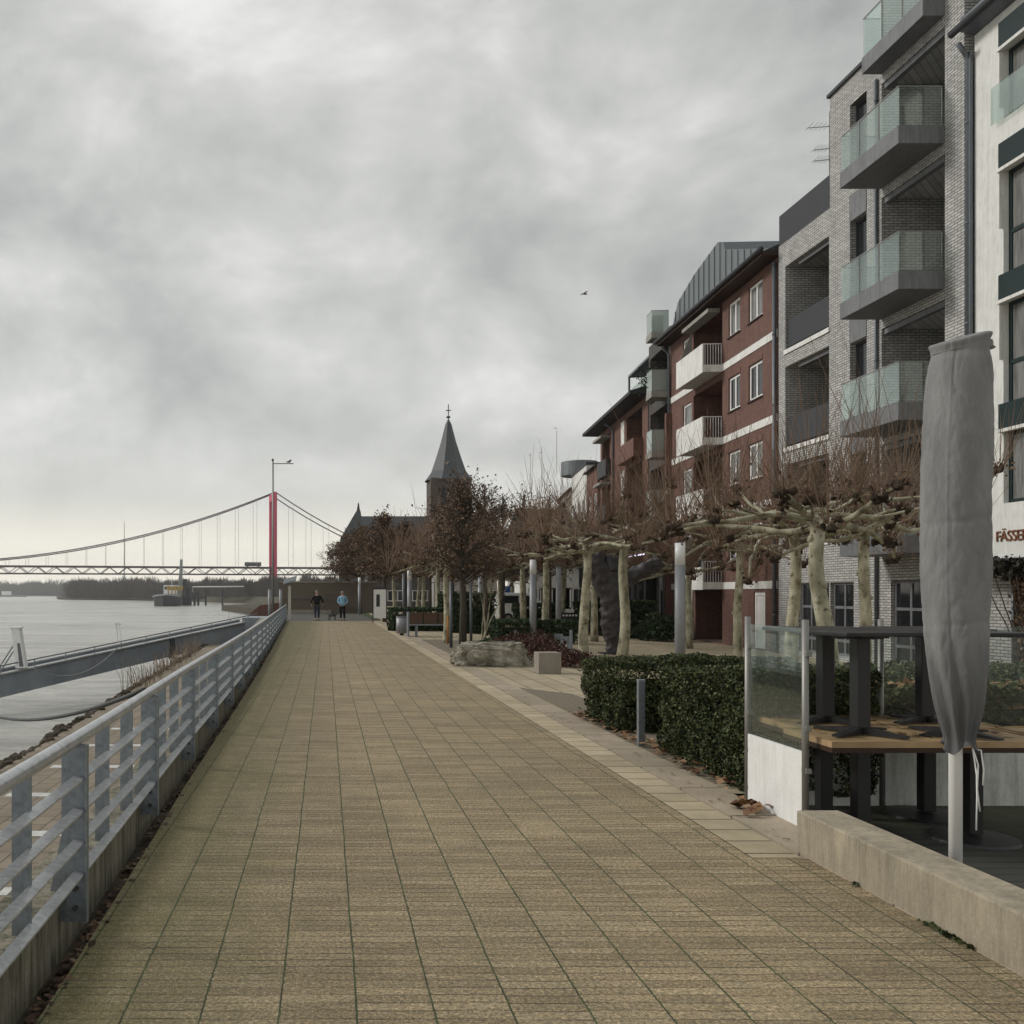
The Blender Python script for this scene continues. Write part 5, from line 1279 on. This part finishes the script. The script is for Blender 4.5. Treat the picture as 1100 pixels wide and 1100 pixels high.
# car + blue sign
cr = thing('white_van', 'white van parked beyond the hedge, left of the lamp column', 'van', (at(562, 62), 62, -.3))
prof = [(-1.6,0,.3),(-1.6,0,1.9),(-1.3,0,2.0),(.5,0,1.98),(1.1,0,1.45),(1.75,0,1.2),(1.85,0,.3)]
mk('body', G().prism(prof, (0, 1.8, 0)), M['carw'], cr, bevel=.06)
mk('side_window', G().box(-1.3, -.3, -.012, -.001, 1.3, 1.8).box(-.2, .55, -.012, -.001, 1.3, 1.8), M['pane'], cr)
for x in (-1.0, 1.2):
    wl = mk('wheel', G().tube([(x, -.02, .32), (x, .2, .32)], .32, 18), M['tyre'], cr); mk('rim', G().tube([(x, -.03, .32), (x, -.021, .32)], .18, 14), M['steel'], wl)
mk('headlight', G().box(1.7, 1.84, -.01, .2, .85, 1.05), M['lampw'], cr)
bsn = thing('blue_sign', 'small blue road sign beside the plane trunks', 'sign', (at(547, 70), 70, -.3)); mk('post', G().tube([(0,0,0), (0,0,2.6)], .04, 8), M['zinc'], bsn); mk('sign_plate', G().box(-.38, .38, -.07, -.045, 1.75, 2.5), M['blue'], bsn)

# TV antennas on the wing roof
def antenna(px, Y, y0, y1, arms, lab):
    x = at(px, Y); t = thing('tv_antenna', lab, 'antenna', (x, Y, zat(y1, Y)), 0, 'rooftop antennas'); h = zat(y0, Y)-zat(y1, Y)
    mk('mast', G().tube([(0,0,-.6), (0,0,h)], .02, 6), M['steel'], t)
    for (z, w, dirx) in arms:
        g = G().tube([(0,0,z), (-w, 0, z-.05)], .012, 5)
        for i in range(5): xx = -w*(i+.5)/5; g.tube([(xx, -.25, z), (xx, .25, z)], .007, 4)
        mk('antenna_arm', g, M['steel'], t)
antenna(891, 29.5, 120, 190, [(1.6, .7, 1), (.9, .5, 1), (.55, .5, 1)], 'TV antenna beside the corner of tall grey brick block')
for px, Y, y0, y1, lab in ((598, 75, 463, 500, 'tall thin antenna over the curved grey roof'), (570, 90, 487, 522, 'leftmost thin rooftop antenna over far houses'), (582, 88, 480, 520, 'thin antenna second from left over far houses')):
    antenna(px, Y, y0, y1, [(3.0, .2, 1)], lab)

# ---- church
ch = thing('church', 'brick church with tall slate-covered spire and long nave', 'church', (at(484.5, 180), 180, -.45))
tw = 3.9; ze = zat(513, 180)+.45; ztip = zat(446, 180)+.45
mk('tower', G().box(-tw, tw, 0, 2*tw, 0, ze), M['churchbrick'], ch)
g = G(); rings = [(1.12, -.25), (1.04, .25), (.84, 1.6), (.62, 4.2), (.36, 7.6), (.15, 11.0), (.02, ztip-ze)]
for r, z in rings:
    for k in range(8):
        a = pi/8+k*pi/4; q = 1/cos(pi/8) if r < .9 else 1.13
        g.v.append((cos(a)*tw*r*q, tw+sin(a)*tw*r*q, ze+z))
for i in range(len(rings)-1):
    for k in range(8): k2 = (k+1) % 8; g.f.append((i*8+k, i*8+k2, (i+1)*8+k2, (i+1)*8+k))
spr = mk('spire', g, M['slate'], ch)
zt2 = zat(430, 180)+.45
mk('cross', G().tube([(0, tw, ztip-.3), (0, tw, zt2)], .09, 6).box(-.5, .5, tw-.05, tw+.05, zt2-1.3, zt2-1.12).box(-.35, .35, tw-.3, tw+.3, ztip+.2, ztip+.5), M['anth'], spr)
nx0 = at(384, 180)-at(484.5, 180); zr = zat(552, 180)+.45; zw = zat(580, 180)+.45
mk('nave', G().prism([(nx0, 1, 0), (-tw-.01, 1, 0), (-tw-.01, 1, zw), (nx0, 1, zw)], (0, 9, 0)), M['churchbrick'], ch)
mk('nave_roof', G().prism([(nx0, .3, zw+.01), (nx0, 10.7, zw+.01), (nx0, 5.5, zr)], (-tw-.02-nx0, 0, 0)), M['slate'], ch)
gx = at(372, 180)-at(484.5, 180)
mk('west_gable', G().prism([(gx-1.4, 0.2, 0), (nx0+1.5, .2, 0), (nx0+1.5, .2, zw), (nx0+.6, .2, zr+.6), (nx0-.2, .2, zr+.6), (gx-1.0, .2, zw+.6), (gx-1.4, .2, zw-.8)], (0, 1.0, 0)), plain('gable_slate', (.11,.125,.13), .8, 0, .15, 1.0), ch)
mk('finial', G().tube([(nx0+.2, .7, zr+.6), (nx0+.2, .7, zr+2.2)], [.35,.1], 6), M['churchbrick'], ch)
for k in range(6):
    xk = nx0+2.6+k*2.25; mk('window', G().prism([(xk, .93, 4), (xk+1.0, .93, 4), (xk+1.0, .93, 8.6), (xk+.5, .93, 9.6), (xk, .93, 8.6)], (0, .06, 0)), M['pane'], ch)
for k in (-1, 1): mk('louvre', G().prism([(k*1.5-.6, -.05, ze-5.2), (k*1.5+.6, -.05, ze-5.2), (k*1.5+.6, -.05, ze-2.4), (k*1.5, -.05, ze-1.6), (k*1.5-.6, -.05, ze-2.4)], (0, .045, 0)), M['dark'], ch)

# ------------------------------------------------------------------ sculpture
def skinned(name, verts, edges, mat, parent=None, sub=2, root=0, rough=0, seed=0):
    me = bpy.data.meshes.new(name); me.from_pydata([v[:3] for v in verts], edges, []); me.materials.append(mat)
    o = bpy.data.objects.new(name, me); COL.objects.link(o)
    if parent: o.parent = parent
    sm = o.modifiers.new('skin', 'SKIN'); sm.use_smooth_shade = True
    for i, v in enumerate(verts):
        r = v[3]; r2 = v[4] if len(v) > 4 else r
        me.skin_vertices[0].data[i].radius = (r, r2); me.skin_vertices[0].data[i].use_root = (i == root)
    ss = o.modifiers.new('sub', 'SUBSURF'); ss.levels = sub; ss.render_levels = sub
    if rough:
        tx = bpy.data.textures.new('rough', 'CLOUDS'); tx.noise_scale = .16; tx.noise_depth = 3
        dm_ = o.modifiers.new('disp', 'DISPLACE'); dm_.texture = tx; dm_.strength = rough; dm_.texture_coords = 'LOCAL'
    return o
Ys = 27.5; scx = at(658, Ys)
def S(px, py, r, dy=0): return (at(px, Ys)-scx, dy, zat(py, Ys)-gz(scx), r)
st = thing('sculpture', 'dark rough bronze tree-like sculpture with two raised arms', 'sculpture', (scx, Ys, gz(scx)))
sv = [S(658, 705, .20), S(658, 692, .17), S(657, 680, .24), S(656, 668, .32), S(657, 655, .33), S(657, 643, .34), S(656, 630, .36),
      S(645, 617, .32), S(638, 606, .36), S(638, 595, .34), S(642, 588, .13), S(634, 586, .09),
      S(671, 622, .25), S(683, 616, .25), S(694, 612, .22), S(703, 607, .20), S(711, 600, .09), S(714, 607, .08), S(706, 596, .08), S(648, 582, .05), S(658, 612, .12)]
se = [(0,1),(1,2),(2,3),(3,4),(4,5),(5,6),(6,7),(7,8),(8,9),(9,10),(9,11),(6,12),(12,13),(13,14),(14,15),(15,16),(15,17),(15,18),(10,19),(6,20)]
skinned('figure', sv, se, M['bronze'], st, 3, 0, .22)
mk('plinth', G().box(-.35, .35, -.3, .3, -.02, .05), M['anth'], st)
# the rough bundle across the arms
g = G().tube([S(634, 594, 0)[:3], S(650, 598, 0)[:3], S(668, 600, 0)[:3], S(688, 603, 0)[:3]], [.12,.22,.16,.06], 10)
mk('head', G().blob(S(656, 608, 0)[:3], .26, .30, seed=3, n=14, m=10, amp=.3), M['bronze'], st, True)

# ------------------------------------------------------------------ people and dog
def hand(V, E, base, i0, d, side):
    b = Vector(base); V.append((*(b+d*.06), .03, .022)); ip = len(V)-1; E.append((i0, ip))
    for k, L in zip((-1.5, -.5, .5, 1.5), (.055, .07, .066, .05)):
        q = b+d*.09+Vector((0, k*.018, 0)); V.append((*q, .009, .009)); E.append((ip, len(V)-1)); V.append((*(q+d*L+Vector((-side*.02, 0, 0))), .008, .008)); E.append((len(V)-2, len(V)-1))
    q = b+d*.05+Vector((0, -.045, 0)); V.append((*q, .01, .01)); E.append((ip, len(V)-1)); V.append((*(q+d*.04+Vector((0, -.015, 0))), .009, .009)); E.append((len(V)-2, len(V)-1))
def person(label, loc, h, jacket, trouser, hairm, stride=.1, rz=0, woman=False, armout=.0, pocket=False):
    k = h/1.75; t = thing('person', label, 'person', loc, rz)
    sw = .19*k if not woman else .17*k
    V = []; E = []
    def a(x, y, z, r, r2=None): V.append((x*k, y*k, z*k, r*k, (r2 or r)*k)); return len(V)-1
    pel = a(0, 0, .95, .14, .10); sp1 = a(0, 0, 1.12, .13, .095); chs = a(0, 0, 1.30, .165, .11); nb = a(0, 0, 1.44, .09, .08); nk = a(0, 0, 1.52, .052); hd = a(0, -.01, 1.60, .075, .085); ht = a(0, 0, 1.69, .07, .08)
    E += [(pel,sp1),(sp1,chs),(chs,nb),(nb,nk),(nk,hd),(hd,ht)]
    for s in (-1, 1):
        hp = a(s*.09, 0, .90, .09); kn = a(s*.10, -.04*s*stride*10, .50, .062); an = a(s*.10, s*stride, .09, .042); to = a(s*.11, s*stride-.14, .035, .038, .03); he = a(s*.10, s*stride+.05, .035, .035)
        E.extend([(pel,hp),(hp,kn),(kn,an),(an,to),(an,he)])
        sh = a(s*.19, 0, 1.40, .062); el = a(s*(.27+armout), .04, 1.13, .046)
        wr = a(s*(.16 if pocket else .27+armout), -.10 if pocket else -.05, .93 if not pocket else 1.0, .03)
        E.extend([(nb,sh),(sh,el),(el,wr)])
        hand(V, E, Vector(V[wr][:3]), wr, Vector((0, -.15, -1)).normalized()*1.0, s)
    body = skinned('body', V, E, M['skin'], t, 1, 0)
    # jacket
    V2 = []; E2 = []
    def b(x, y, z, r, r2=None): V2.append((x*k, y*k, z*k, r*k, (r2 or r)*k)); return len(V2)-1
    p0 = b(0, 0, .84, .19, .15); p1 = b(0, 0, 1.05, .18, .145); p2 = b(0, 0, 1.28, .205, .15); p3 = b(0, 0, 1.43, .12, .11); p4 = b(0, 0, 1.49, .075)
    E2 += [(p0,p1),(p1,p2),(p2,p3),(p3,p4)]
    for s in (-1, 1):
        sh = b(s*.20, 0, 1.39, .085); el = b(s*(.28+armout), .04, 1.13, .068); wr = b(s*(.18 if pocket else .275+armout), -.085 if pocket else -.04, .97 if not pocket else 1.02, .05)
        E2.extend([(p3,sh),(sh,el),(el,wr)])
    skinned('jacket', V2, E2, M[jacket], body, 2, 0)
    V3 = []; E3 = []
    def c(x, y, z, r, r2=None): V3.append((x*k, y*k, z*k, r*k, (r2 or r)*k)); return len(V3)-1
    q0 = c(0, 0, .95, .155, .125)
    for s in (-1, 1):
        hp = c(s*.09, 0, .86, .105); kn = c(s*.10, -.04*s*stride*10, .50, .08); an = c(s*.10, s*stride, .11, .06); E3.extend([(q0,hp),(hp,kn),(kn,an)])
        mk('shoe', G().blob((s*.105*k, (s*stride-.05)*k, .05*k), .055*k, .05*k, n=10, m=8, amp=.02).tube([(s*.105*k, (s*stride+.04)*k, .045*k), (s*.105*k, (s*stride-.16)*k, .035*k)], [.05*k,.035*k], 8), M['black'], body, True)
    skinned('trousers', V3, E3, M[trouser], body, 2, 0)
    mk('hair', G().blob((0, .02*k, 1.68*k), .095*k, .10*k, n=14, m=10, amp=.06), M[hairm], body, True)
    g = G().tube([(0, -.085*k, 1.635*k), (0, -.115*k, 1.60*k)], [.01*k, .016*k], 6); mk('nose', g, M['skin'], body, True)
    g = G()
    for s in (-1, 1): g.blob((s*.032*k, -.085*k, 1.645*k), .012*k, .008*k, n=6, m=5, amp=0)
    mk('eyes', g, M['black'], body); mk('mouth', G().box(-.025*k, .025*k, -.088*k, -.078*k, 1.562*k, 1.57*k), M['brown'], body)
    for s in (-1, 1): mk('ear', G().blob((s*.083*k, 0, 1.62*k), .018*k, .03*k, n=6, m=5, amp=0), M['skin'], body, True)
    return t
person('person in a dark jacket and jeans holding a dog lead', (at(340.5, 57.5), 57.5, -.02), 1.85, 'jacketk', 'jeans', 'hair', .10, .1, armout=.06)
person('person in a light blue jacket and black trousers', (at(368, 57), 57, -.02), 1.80, 'jacketb', 'trous', 'hair', .08, -.1, True, pocket=True)
dgx = thing('dog', 'small dark dog on a lead beside the person in dark jacket', 'dog', (at(356.5, 57.3), 57.3, -.02), .5)
V = [(0,0,.36,.085,.10), (.18,0,.37,.10,.12), (.30,0,.42,.07,.08), (.38,0,.50,.065,.06), (.47,0,.48,.03,.03), (-.16,0,.37,.085,.09), (-.26,0,.44,.02), (-.34,0,.52,.012)]
E = [(0,1),(1,2),(2,3),(3,4),(0,5),(5,6),(6,7)]
for s in (-1, 1):
    i = len(V); V += [(.22, s*.07, .26, .035), (.21, s*.07, .13, .022), (.23, s*.07, .02, .022)]; E += [(1,i),(i,i+1),(i+1,i+2)]
    i = len(V); V += [(-.14, s*.07, .26, .05), (-.20, s*.07, .15, .024), (-.16, s*.07, .02, .022)]; E += [(5,i),(i,i+1),(i+1,i+2)]
bo = skinned('body', V, E, M['dog'], dgx, 2, 0)
for s in (-1, 1): mk('ear', G().prism([(.36, s*.03, .55), (.40, s*.05, .55), (.37, s*.06, .63)], (.012, 0, 0)), M['dog'], bo)
tag(mk('dog_lead', G().tube([(at(346, 57.4), 57.4, .95), (at(351, 57.4), 57.4, .62), (at(358, 57.3), 57.3, .46)], .012, 5), M['black']), 'thin dark lead from the hand of the dark-jacketed walker to dog', 'dog lead')

# ------------------------------------------------------------------ river things
gw = thing('gangway', 'long blue-grey steel gangway sloping down over the river', 'gangway', (0,0,0))
A = Vector((at(276, 68), 68, zat(666, 68))); B = Vector((at(-60, 44), 44, zat(738, 44)))
dv = (B-A); dn_ = Vector((dv.y, -dv.x, 0)).normalized()*1.5
for off in (0, 1):
    o_ = dn_*off
    g = G().prism([A+o_, B+o_, B+o_-Vector((0,0,1.15)), A+o_-Vector((0,0,1.15))], tuple(dn_.normalized()*.15)); mk('girder', g, M['gang'], gw)
    mk('flange', G().prism([A+o_-dn_*.08+Vector((0,0,.001)), B+o_-dn_*.08+Vector((0,0,.001)), B+o_+dn_*.15+Vector((0,0,.001)), A+o_+dn_*.15+Vector((0,0,.001))], (0,0,.07)), M['gangtop'], gw)
mk('deck', G().prism([A+dn_*.12-Vector((0,0,.25)), B+dn_*.12-Vector((0,0,.25)), B+dn_-Vector((0,0,.25)), A+dn_-Vector((0,0,.25))], (0,0,.06)), M['gangtop'], gw)
mk('handrail', G().tube([A+Vector((0,0,.45)), B+Vector((0,0,.45))], .035, 6), M['gutter'], gw)
for i in range(12):
    p = A.lerp(B, (i+.5)/12); mk('stanchion', G().tube([p+Vector((0,0,.05)), p+Vector((0,0,.45))], .03, 5), M['zinc'], gw)
p = A.lerp(B, .36); mk('bracket', G().box(p.x-.25, p.x+.1, p.y-.35, p.y-.05, p.z-1.3, p.z), M['anth'], gw)
ab = thing('gangway_abutment', 'dark steel landing stage where the gangway meets the bank', 'landing stage', (0,0,0))
mk('platform', G().box(at(262, 68), at(296, 68), 66.5, 71, zat(676, 68), zat(663, 68)), M['gang'], ab); mk('support', G().tube([(at(268, 69), 69, -4.6), (at(268, 69), 69, zat(677, 69))], .3, 12), M['anth'], ab)
mk('coping', G().prism([(-2.0, 26, -.35), (-3.0, 26, -.35), (-4.6, 66, -.2), (-2.9, 66, -.2)], (0,0,.12)), M['block'], ab)
mp_ = thing('marker_box', 'leaning white signal box on the gangway at the left edge', 'signal box', (at(21, 48), 48, zat(718, 48)))
mk('housing', G().prism([(-.22, 0, 0), (.30, 0, 0), (-.02, 0, 2.05), (-.46, 0, 2.05)], (0, .5, 0)), M['white'], mp_, bevel=.03); mk('dark_door', G().prism([(-.0, -.02, .1), (.2, -.02, .1), (.02, -.02, 1.3), (-.12, -.02, 1.3)], (0, .015, 0)), M['slab'], mp_)
mk('strut', G().tube([(-.3, .2, 1.3), (-1.4, .2, -.4)], .04, 6).tube([(-.3, .2, 1.0), (-1.2, .2, -.4)], .04, 6), M['zinc'], mp_)
mk('cap', G().prism([(-.52, -.05, 2.051), (.06, -.05, 2.051), (.04, -.05, 2.13), (-.54, -.05, 2.13)], (0, .6, 0)), M['lampw'], mp_)
def sag(a, b, s, n=16): a, b = Vector(a), Vector(b); return [a.lerp(b, i/n)-Vector((0,0,s*4*(i/n)*(1-i/n))) for i in range(n+1)]
tag(mk('mooring_cable', G().tube(sag((at(-30, 34), 34, zat(760, 34)), (at(155, 17), 17, zat(741, 17)), .5), .045, 6), M['hull'], smooth=True), 'dark sagging mooring cable running from river to the bank', 'cable')
tag(mk('mooring_rope', G().tube(sag((at(36, 46), 46, zat(718, 46)), (at(127, 52), 52, zat(695, 52)), .9), .03, 6), M['boatgrey'], smooth=True), 'pale sagging rope hung along the gangway', 'rope')
pl_ = thing('signal_lamp', 'tiny twin navigation lamp on the gangway rail', 'lamp', (at(127, 54), 54, zat(690, 54))); mk('mast', G().tube([(0,0,0), (-.1,0,1.0)], .03, 6).tube([(.2,0,0), (.05,0,1.0)], .02, 6), M['white'], pl_); mk('lamp_head', G().box(-.2, .15, -.06, .06, 1.0, 1.1), M['white'], pl_)
# pontoon
pn = thing('pontoon', 'flat pale pontoon with dark hull moored beyond the gangway', 'pontoon', (at(262, 130), 130, -4.5))
mk('hull', G().prism([(-2.1, -3, -.2), (5.5, 16, -.2), (9, 14, -.2), (1.5, -4, -.2)], (0,0,2.0)), M['hull'], pn); mk('deck', G().prism([(-2.1, -3, 1.801), (5.5, 16, 1.801), (9, 14, 1.801), (1.5, -4, 1.801)], (0,0,.2)), M['gangtop'], pn)
mk('rail', G().tube([(-2, -3, 2.9), (5.4, 16, 2.9)], .05, 5).tube([(-1.9, -3, 2), (-1.9, -3, 3.6)], .1, 6), M['white'], pn)
# barge
bg = thing('river_barge', 'dark-bowed cargo barge with white wheelhouse on the river', 'barge', (at(177.5, 430), 430, -4.5), .11)
def sect(y, w, z): return [(-w, y, z), (w, y, z)]
g = G(); st_ = [(-2, 1.2, 5.0), (4, 5.2, 4.6), (12, 6.4, 4.2), (70, 6.4, 4.0)]
for (ya, wa, za), (yb, wb_, zb) in zip(st_, st_[1:]):
    g.poly([(-wa, ya, za), (wa, ya, za), (wb_, yb, zb), (-wb_, yb, zb)])
    g.poly([(-wa*.7, ya+1, -.3), (-wa, ya, za), (-wb_, yb, zb), (-wb_*.9, yb, -.3)]); g.poly([(wa*.7, ya+1, -.3), (wb_*.9, yb, -.3), (wb_, yb, zb), (wa, ya, za)])
g.poly([(-.84, -1, -.3), (.84, -1, -.3), (1.2, -2, 5.0), (-1.2, -2, 5.0)])
mk('hull', g, M['hull'], bg); mk('bulwark', G().tube([(-6.4, 12, 4.4), (-5.2, 4, 4.8), (0, -2, 5.2), (5.2, 4, 4.8), (6.4, 12, 4.4)], .4, 6), M['boatgrey'], bg)
mk('hold_cover', G().box(-5.2, 5.2, 14, 50, 4.3, 5.6), M['boatgrey'], bg)
wl = mk('wheelhouse', G().box(-4, 4, 52, 60, 4.2, 10.2), M['white'], bg); mk('window', G().box(-3.6, 3.6, 51.9, 51.98, 8, 9.5), M['pane'], wl); mk('mast', G().tube([(0, 56, 10.2), (0, 56, 14)], .1, 5), M['white'], bg)
b2 = thing('river_barge', 'tiny pale ship far up the river at the left edge', 'ship', (at(8, 1500), 1500, -4.5)); mk('hull', G().prism([(-24, 0, 0), (28, 0, 0), (32, 0, 3), (-24, 0, 3)], (0, 9, 0)), M['boatgrey'], b2); mk('wheelhouse', G().box(-10, 4, 1, 8, 3.01, 9), M['white'], b2)
# dolphins / jetty
jt = thing('jetty', 'jetty of dark steel piles with yellow frame and pipe', 'jetty', (0,0,0)); YJ = 465
for px, y0, w in ((199, 622, 2.2), (203.5, 632, 2.2), (209, 636, 1.2), (213, 636, 1.2), (221, 632.5, 1.0), (239, 632, 1.0)):
    x = at(px, YJ); mk('pile', G().tube([(x, YJ, -6), (x, YJ, zat(y0, YJ))], w/2, 10), M['hull'], jt)
mk('pipe', G().tube([(at(207, YJ), YJ, zat(636, YJ)), (at(207, YJ), YJ, zat(630.5, YJ)), (at(262, YJ), YJ, zat(630, YJ))], .3, 8), M['band'], jt, True)
for k in range(5):
    x = at(181+k*3.6, YJ); mk('yellow_frame', G().box(x-.62, x+.62, YJ-1, YJ+1, zat(634, YJ), zat(629.5+k%2, YJ)).box(x-.25, x+.25, YJ-.2, YJ+.2, zat(641, YJ), zat(634, YJ)), M['yellow'], jt)
mk('platform', G().box(at(180, YJ), at(201, YJ), YJ-.5, YJ+6, zat(642, YJ), zat(640.2, YJ)), M['hull'], jt)
mk('signal_mast', G().tube([(at(194, YJ), YJ, -1), (at(194.8, YJ), YJ, zat(601, YJ))], [.9, .8], 6), plain('lattice_mast_grey', (.28,.31,.31), .6), jt)
mk('stay', G().tube([(at(190, YJ), YJ, -1), (at(194, YJ), YJ, zat(606, YJ))], .25, 5), M['hanger'], jt)

# ---- suspension bridge
br = thing('suspension_bridge', 'red suspension bridge with trussed deck across the river', 'bridge', (-37.3, 685, 0), atan(.215))
for n_off in (0, 20.4):
    mk('pylon_leg', G().prism([(-1.2, n_off-1.5, -1), (1.2, n_off-1.5, -1), (1.2, n_off+1.5, -1), (-1.2, n_off+1.5, -1)], (0,0,77)), M['red'], br)
    pts = [(-s, n_off, 22.5+53.5*((250-s)/250)**2) for s in [i*10 for i in range(0, 46)]]; mk('main_cable', G().tube(pts, .42, 6), M['cable'], br, True)
    pts = [(s, n_off, 76-58*(s/151)+ -4*14*(s/151)*(1-s/151)*.75) for s in [i*151/12 for i in range(13)]]; mk('main_cable', G().tube(pts, .42, 6), M['cable'], br, True)
g = G(); gpf = G()
for n_off in (0, 20.4):
    for i in range(1, 33):
        s = i*13.5; zc_ = 22.5+53.5*((250-s)/250)**2
        if zc_ > 21.5: (g if n_off == 0 else gpf).tube([(-s, n_off, 20.4), (-s, n_off, zc_)], .13, 4, False)
    for i in range(1, 11):
        s = i*13.5; zc_ = 76-58*(s/151)-42*(s/151)*(1-s/151)
        if zc_ > 21.5: (g if n_off == 0 else gpf).tube([(s, n_off, 20.4), (s, n_off, zc_)], .13, 4, False)
mk('hangers', g, M['hanger'], br)['kind'] = 'stuff'; mk('hangers', gpf, M['hanger'], br)['kind'] = 'stuff'
mk('pylon_beam', G().box(-1.3, 1.3, 1.51, 18.8, 70, 75).box(-1.3, 1.3, 1.51, 18.8, 12, 14.8), M['red'], br)
mk('road_deck', G().box(-460, 330, -1.4, 21.8, 20, 20.9), M['dred'], br)
for n_off in (0, 20.4):
    g = G().box(-460, 330, n_off-.35, n_off+.35, 15.0, 15.7); step = 6.2; x = -460
    while x < 300:
        g.tube([(x, n_off, 15.4), (x+step, n_off, 20.2)], .33, 4, False).tube([(x+step, n_off, 20.2), (x+2*step, n_off, 15.4)], .33, 4, False); x += 2*step
    mk('truss', g, M['dred'], br)
for s in (95, 170, 250): mk('pier', G().box(s-1, s+1, 1, 19, -1, 14.99), M['block'], br)
bu = thing('coach', 'dark coach driving over the suspension bridge left of pylon', 'coach', (0,0,0)); 
ca, sa = cos(atan(.215)), sin(atan(.215)); lx, ly = -16, 3
bu.location = (-37.3+lx*ca-ly*sa, 685+lx*sa+ly*ca, 20.91); bu.rotation_euler = (0,0,atan(.215))
mk('body', G().box(-6, 6, -1.2, 1.2, .5, 3.4), M['hull'], bu, bevel=.2); mk('windows', G().box(-5.6, 5.6, -1.23, -1.21, 1.9, 2.9), M['pane'], bu)
for x in (-4, 4): mk('wheel', G().tube([(x, -1.25, .5), (x, 1.25, .5)], .5, 12), M['tyre'], bu)
# radio mast far away
rm = thing('radio_mast', 'thin lattice radio mast on the far horizon behind bridge', 'mast', (at(133.5, 2200), 2200, -4))
mk('shaft', G().tube([(0,0,0), (0,0,60), (0,0,zat(560, 2200)+4)], [4.5, 1.6, .7], 4), M['hanger'], rm)

# ---- far woods
def wood(name, label, pts, n, h, size, seed, base=-4.4, trunks=True, jag=.4):
    """pts: polyline (x,y); depth band behind; many upright twig-like faces forming bare crowns"""
    rn = random.Random(seed); g = G(); segs = list(zip(pts, pts[1:])); L = [sqrt((b[0]-a[0])**2+(b[1]-a[1])**2) for a, b in segs]; T = sum(L)
    trees = int(T/(h*.13)); per = max(30, n//max(1, trees))
    for i in range(trees):
        d = rn.random()*T
        for (a, b), l in zip(segs, L):
            if d <= l: break
            d -= l
        f_ = d/l; x = a[0]+(b[0]-a[0])*f_; y = a[1]+(b[1]-a[1])*f_+rn.uniform(0, 90)
        hh = h*(1+jag*1.6*noise.noise(Vector((x/40, y/60, seed)))+rn.uniform(-.3, .22)); r = hh*rn.uniform(.25, .55)
        for k in range(per):
            aa = rn.uniform(0, 6.28); e = sqrt(rn.random()); zz = rn.random()**.8; w = r*e*(.9+.4*sin(pi*min(1, zz*.9+.1)))
            px_, py_ = x+cos(aa)*w, y+sin(aa)*w; z = base+zz*hh*(1-.25*e*e)
            s_ = size*rn.uniform(.5, 1.3); b_ = len(g.v); dx = rn.gauss(0, .25)*s_; wd = s_*.10*rn.uniform(.6, 2)
            g.v += [(px_, py_, z), (px_+wd, py_, z), (px_+dx+wd*.3, py_, z+s_)]; g.f.append((b_, b_+1, b_+2))
    return tag(mk(name, g, M['wood_far']), label, 'woodland', kind='stuff')
wood('far_woodland', 'grey bare woodland on the far bank under the bridge', [(at(72, 900), 900), (at(170, 760), 760), (at(240, 720), 720), (at(300, 690), 690)], 52000, 16, 3.6, 1)
wood('distant_woodland', 'pale distant woodland along the river bend at the left edge', [(at(-60, 2400), 2400), (at(30, 2000), 2000), (at(100, 1700), 1700)], 30000, 26, 7, 2, jag=.3)
wood('bank_woodland', 'bare trees beyond the bridge above the flood wall', [(at(215, 560), 560), (at(300, 520), 520), (at(380, 500), 500), (at(440, 480), 480)], 40000, 10.5, 2.6, 3, base=-1.0)
g = G().poly([(at(62, 880), 880, -3.6), (at(170, 740), 740, -3.6), (at(250, 700), 700, -3.6), (at(330, 660), 660, -3.6), (at(330, 900), 900, -2), (at(60, 1100), 1100, -2)])
struct('far_bank', g, M['soil']); 
g = G().poly([(-2500, 2350, -3.5), (at(30, 1950), 1950, -3.5), (at(120, 1600), 1600, -3.5), (900, 2600, -2), (-2500, 4200, 6)]); struct('distant_bank', g, M['soil'])
g = G().prism([(at(238, 330), 330, -4.6), (at(276, 250), 250, -4.6), (at(290, 300), 300, -4.6), (at(280, 380), 380, -4.6)], (0,0,2.0)); struct('groyne', g, M['rubble'])

# ---- air
HAZE = True
if HAZE:
    g = G().box(-2700, 3100, -210, 6100, -5.5, 240)
    hzm, nt, bs = newmat('haze_air'); nt.nodes.remove(bs)
    pv = nd(nt, 'ShaderNodeVolumePrincipled'); pv.inputs['Color'].default_value = (.9, .92, .95, 1); pv.inputs['Density'].default_value = .00015; pv.inputs['Anisotropy'].default_value = .2
    nt.links.new(pv.outputs[0], nt.nodes['Material Output'].inputs['Volume'])
    tag(mk('haze', g, hzm), 'thin grey haze over the river', 'haze', kind='stuff')
sc.cycles.volume_bounces = 1; sc.cycles.max_bounces = 6; sc.cycles.transparent_max_bounces = 12; sc.cycles.use_denoising = True
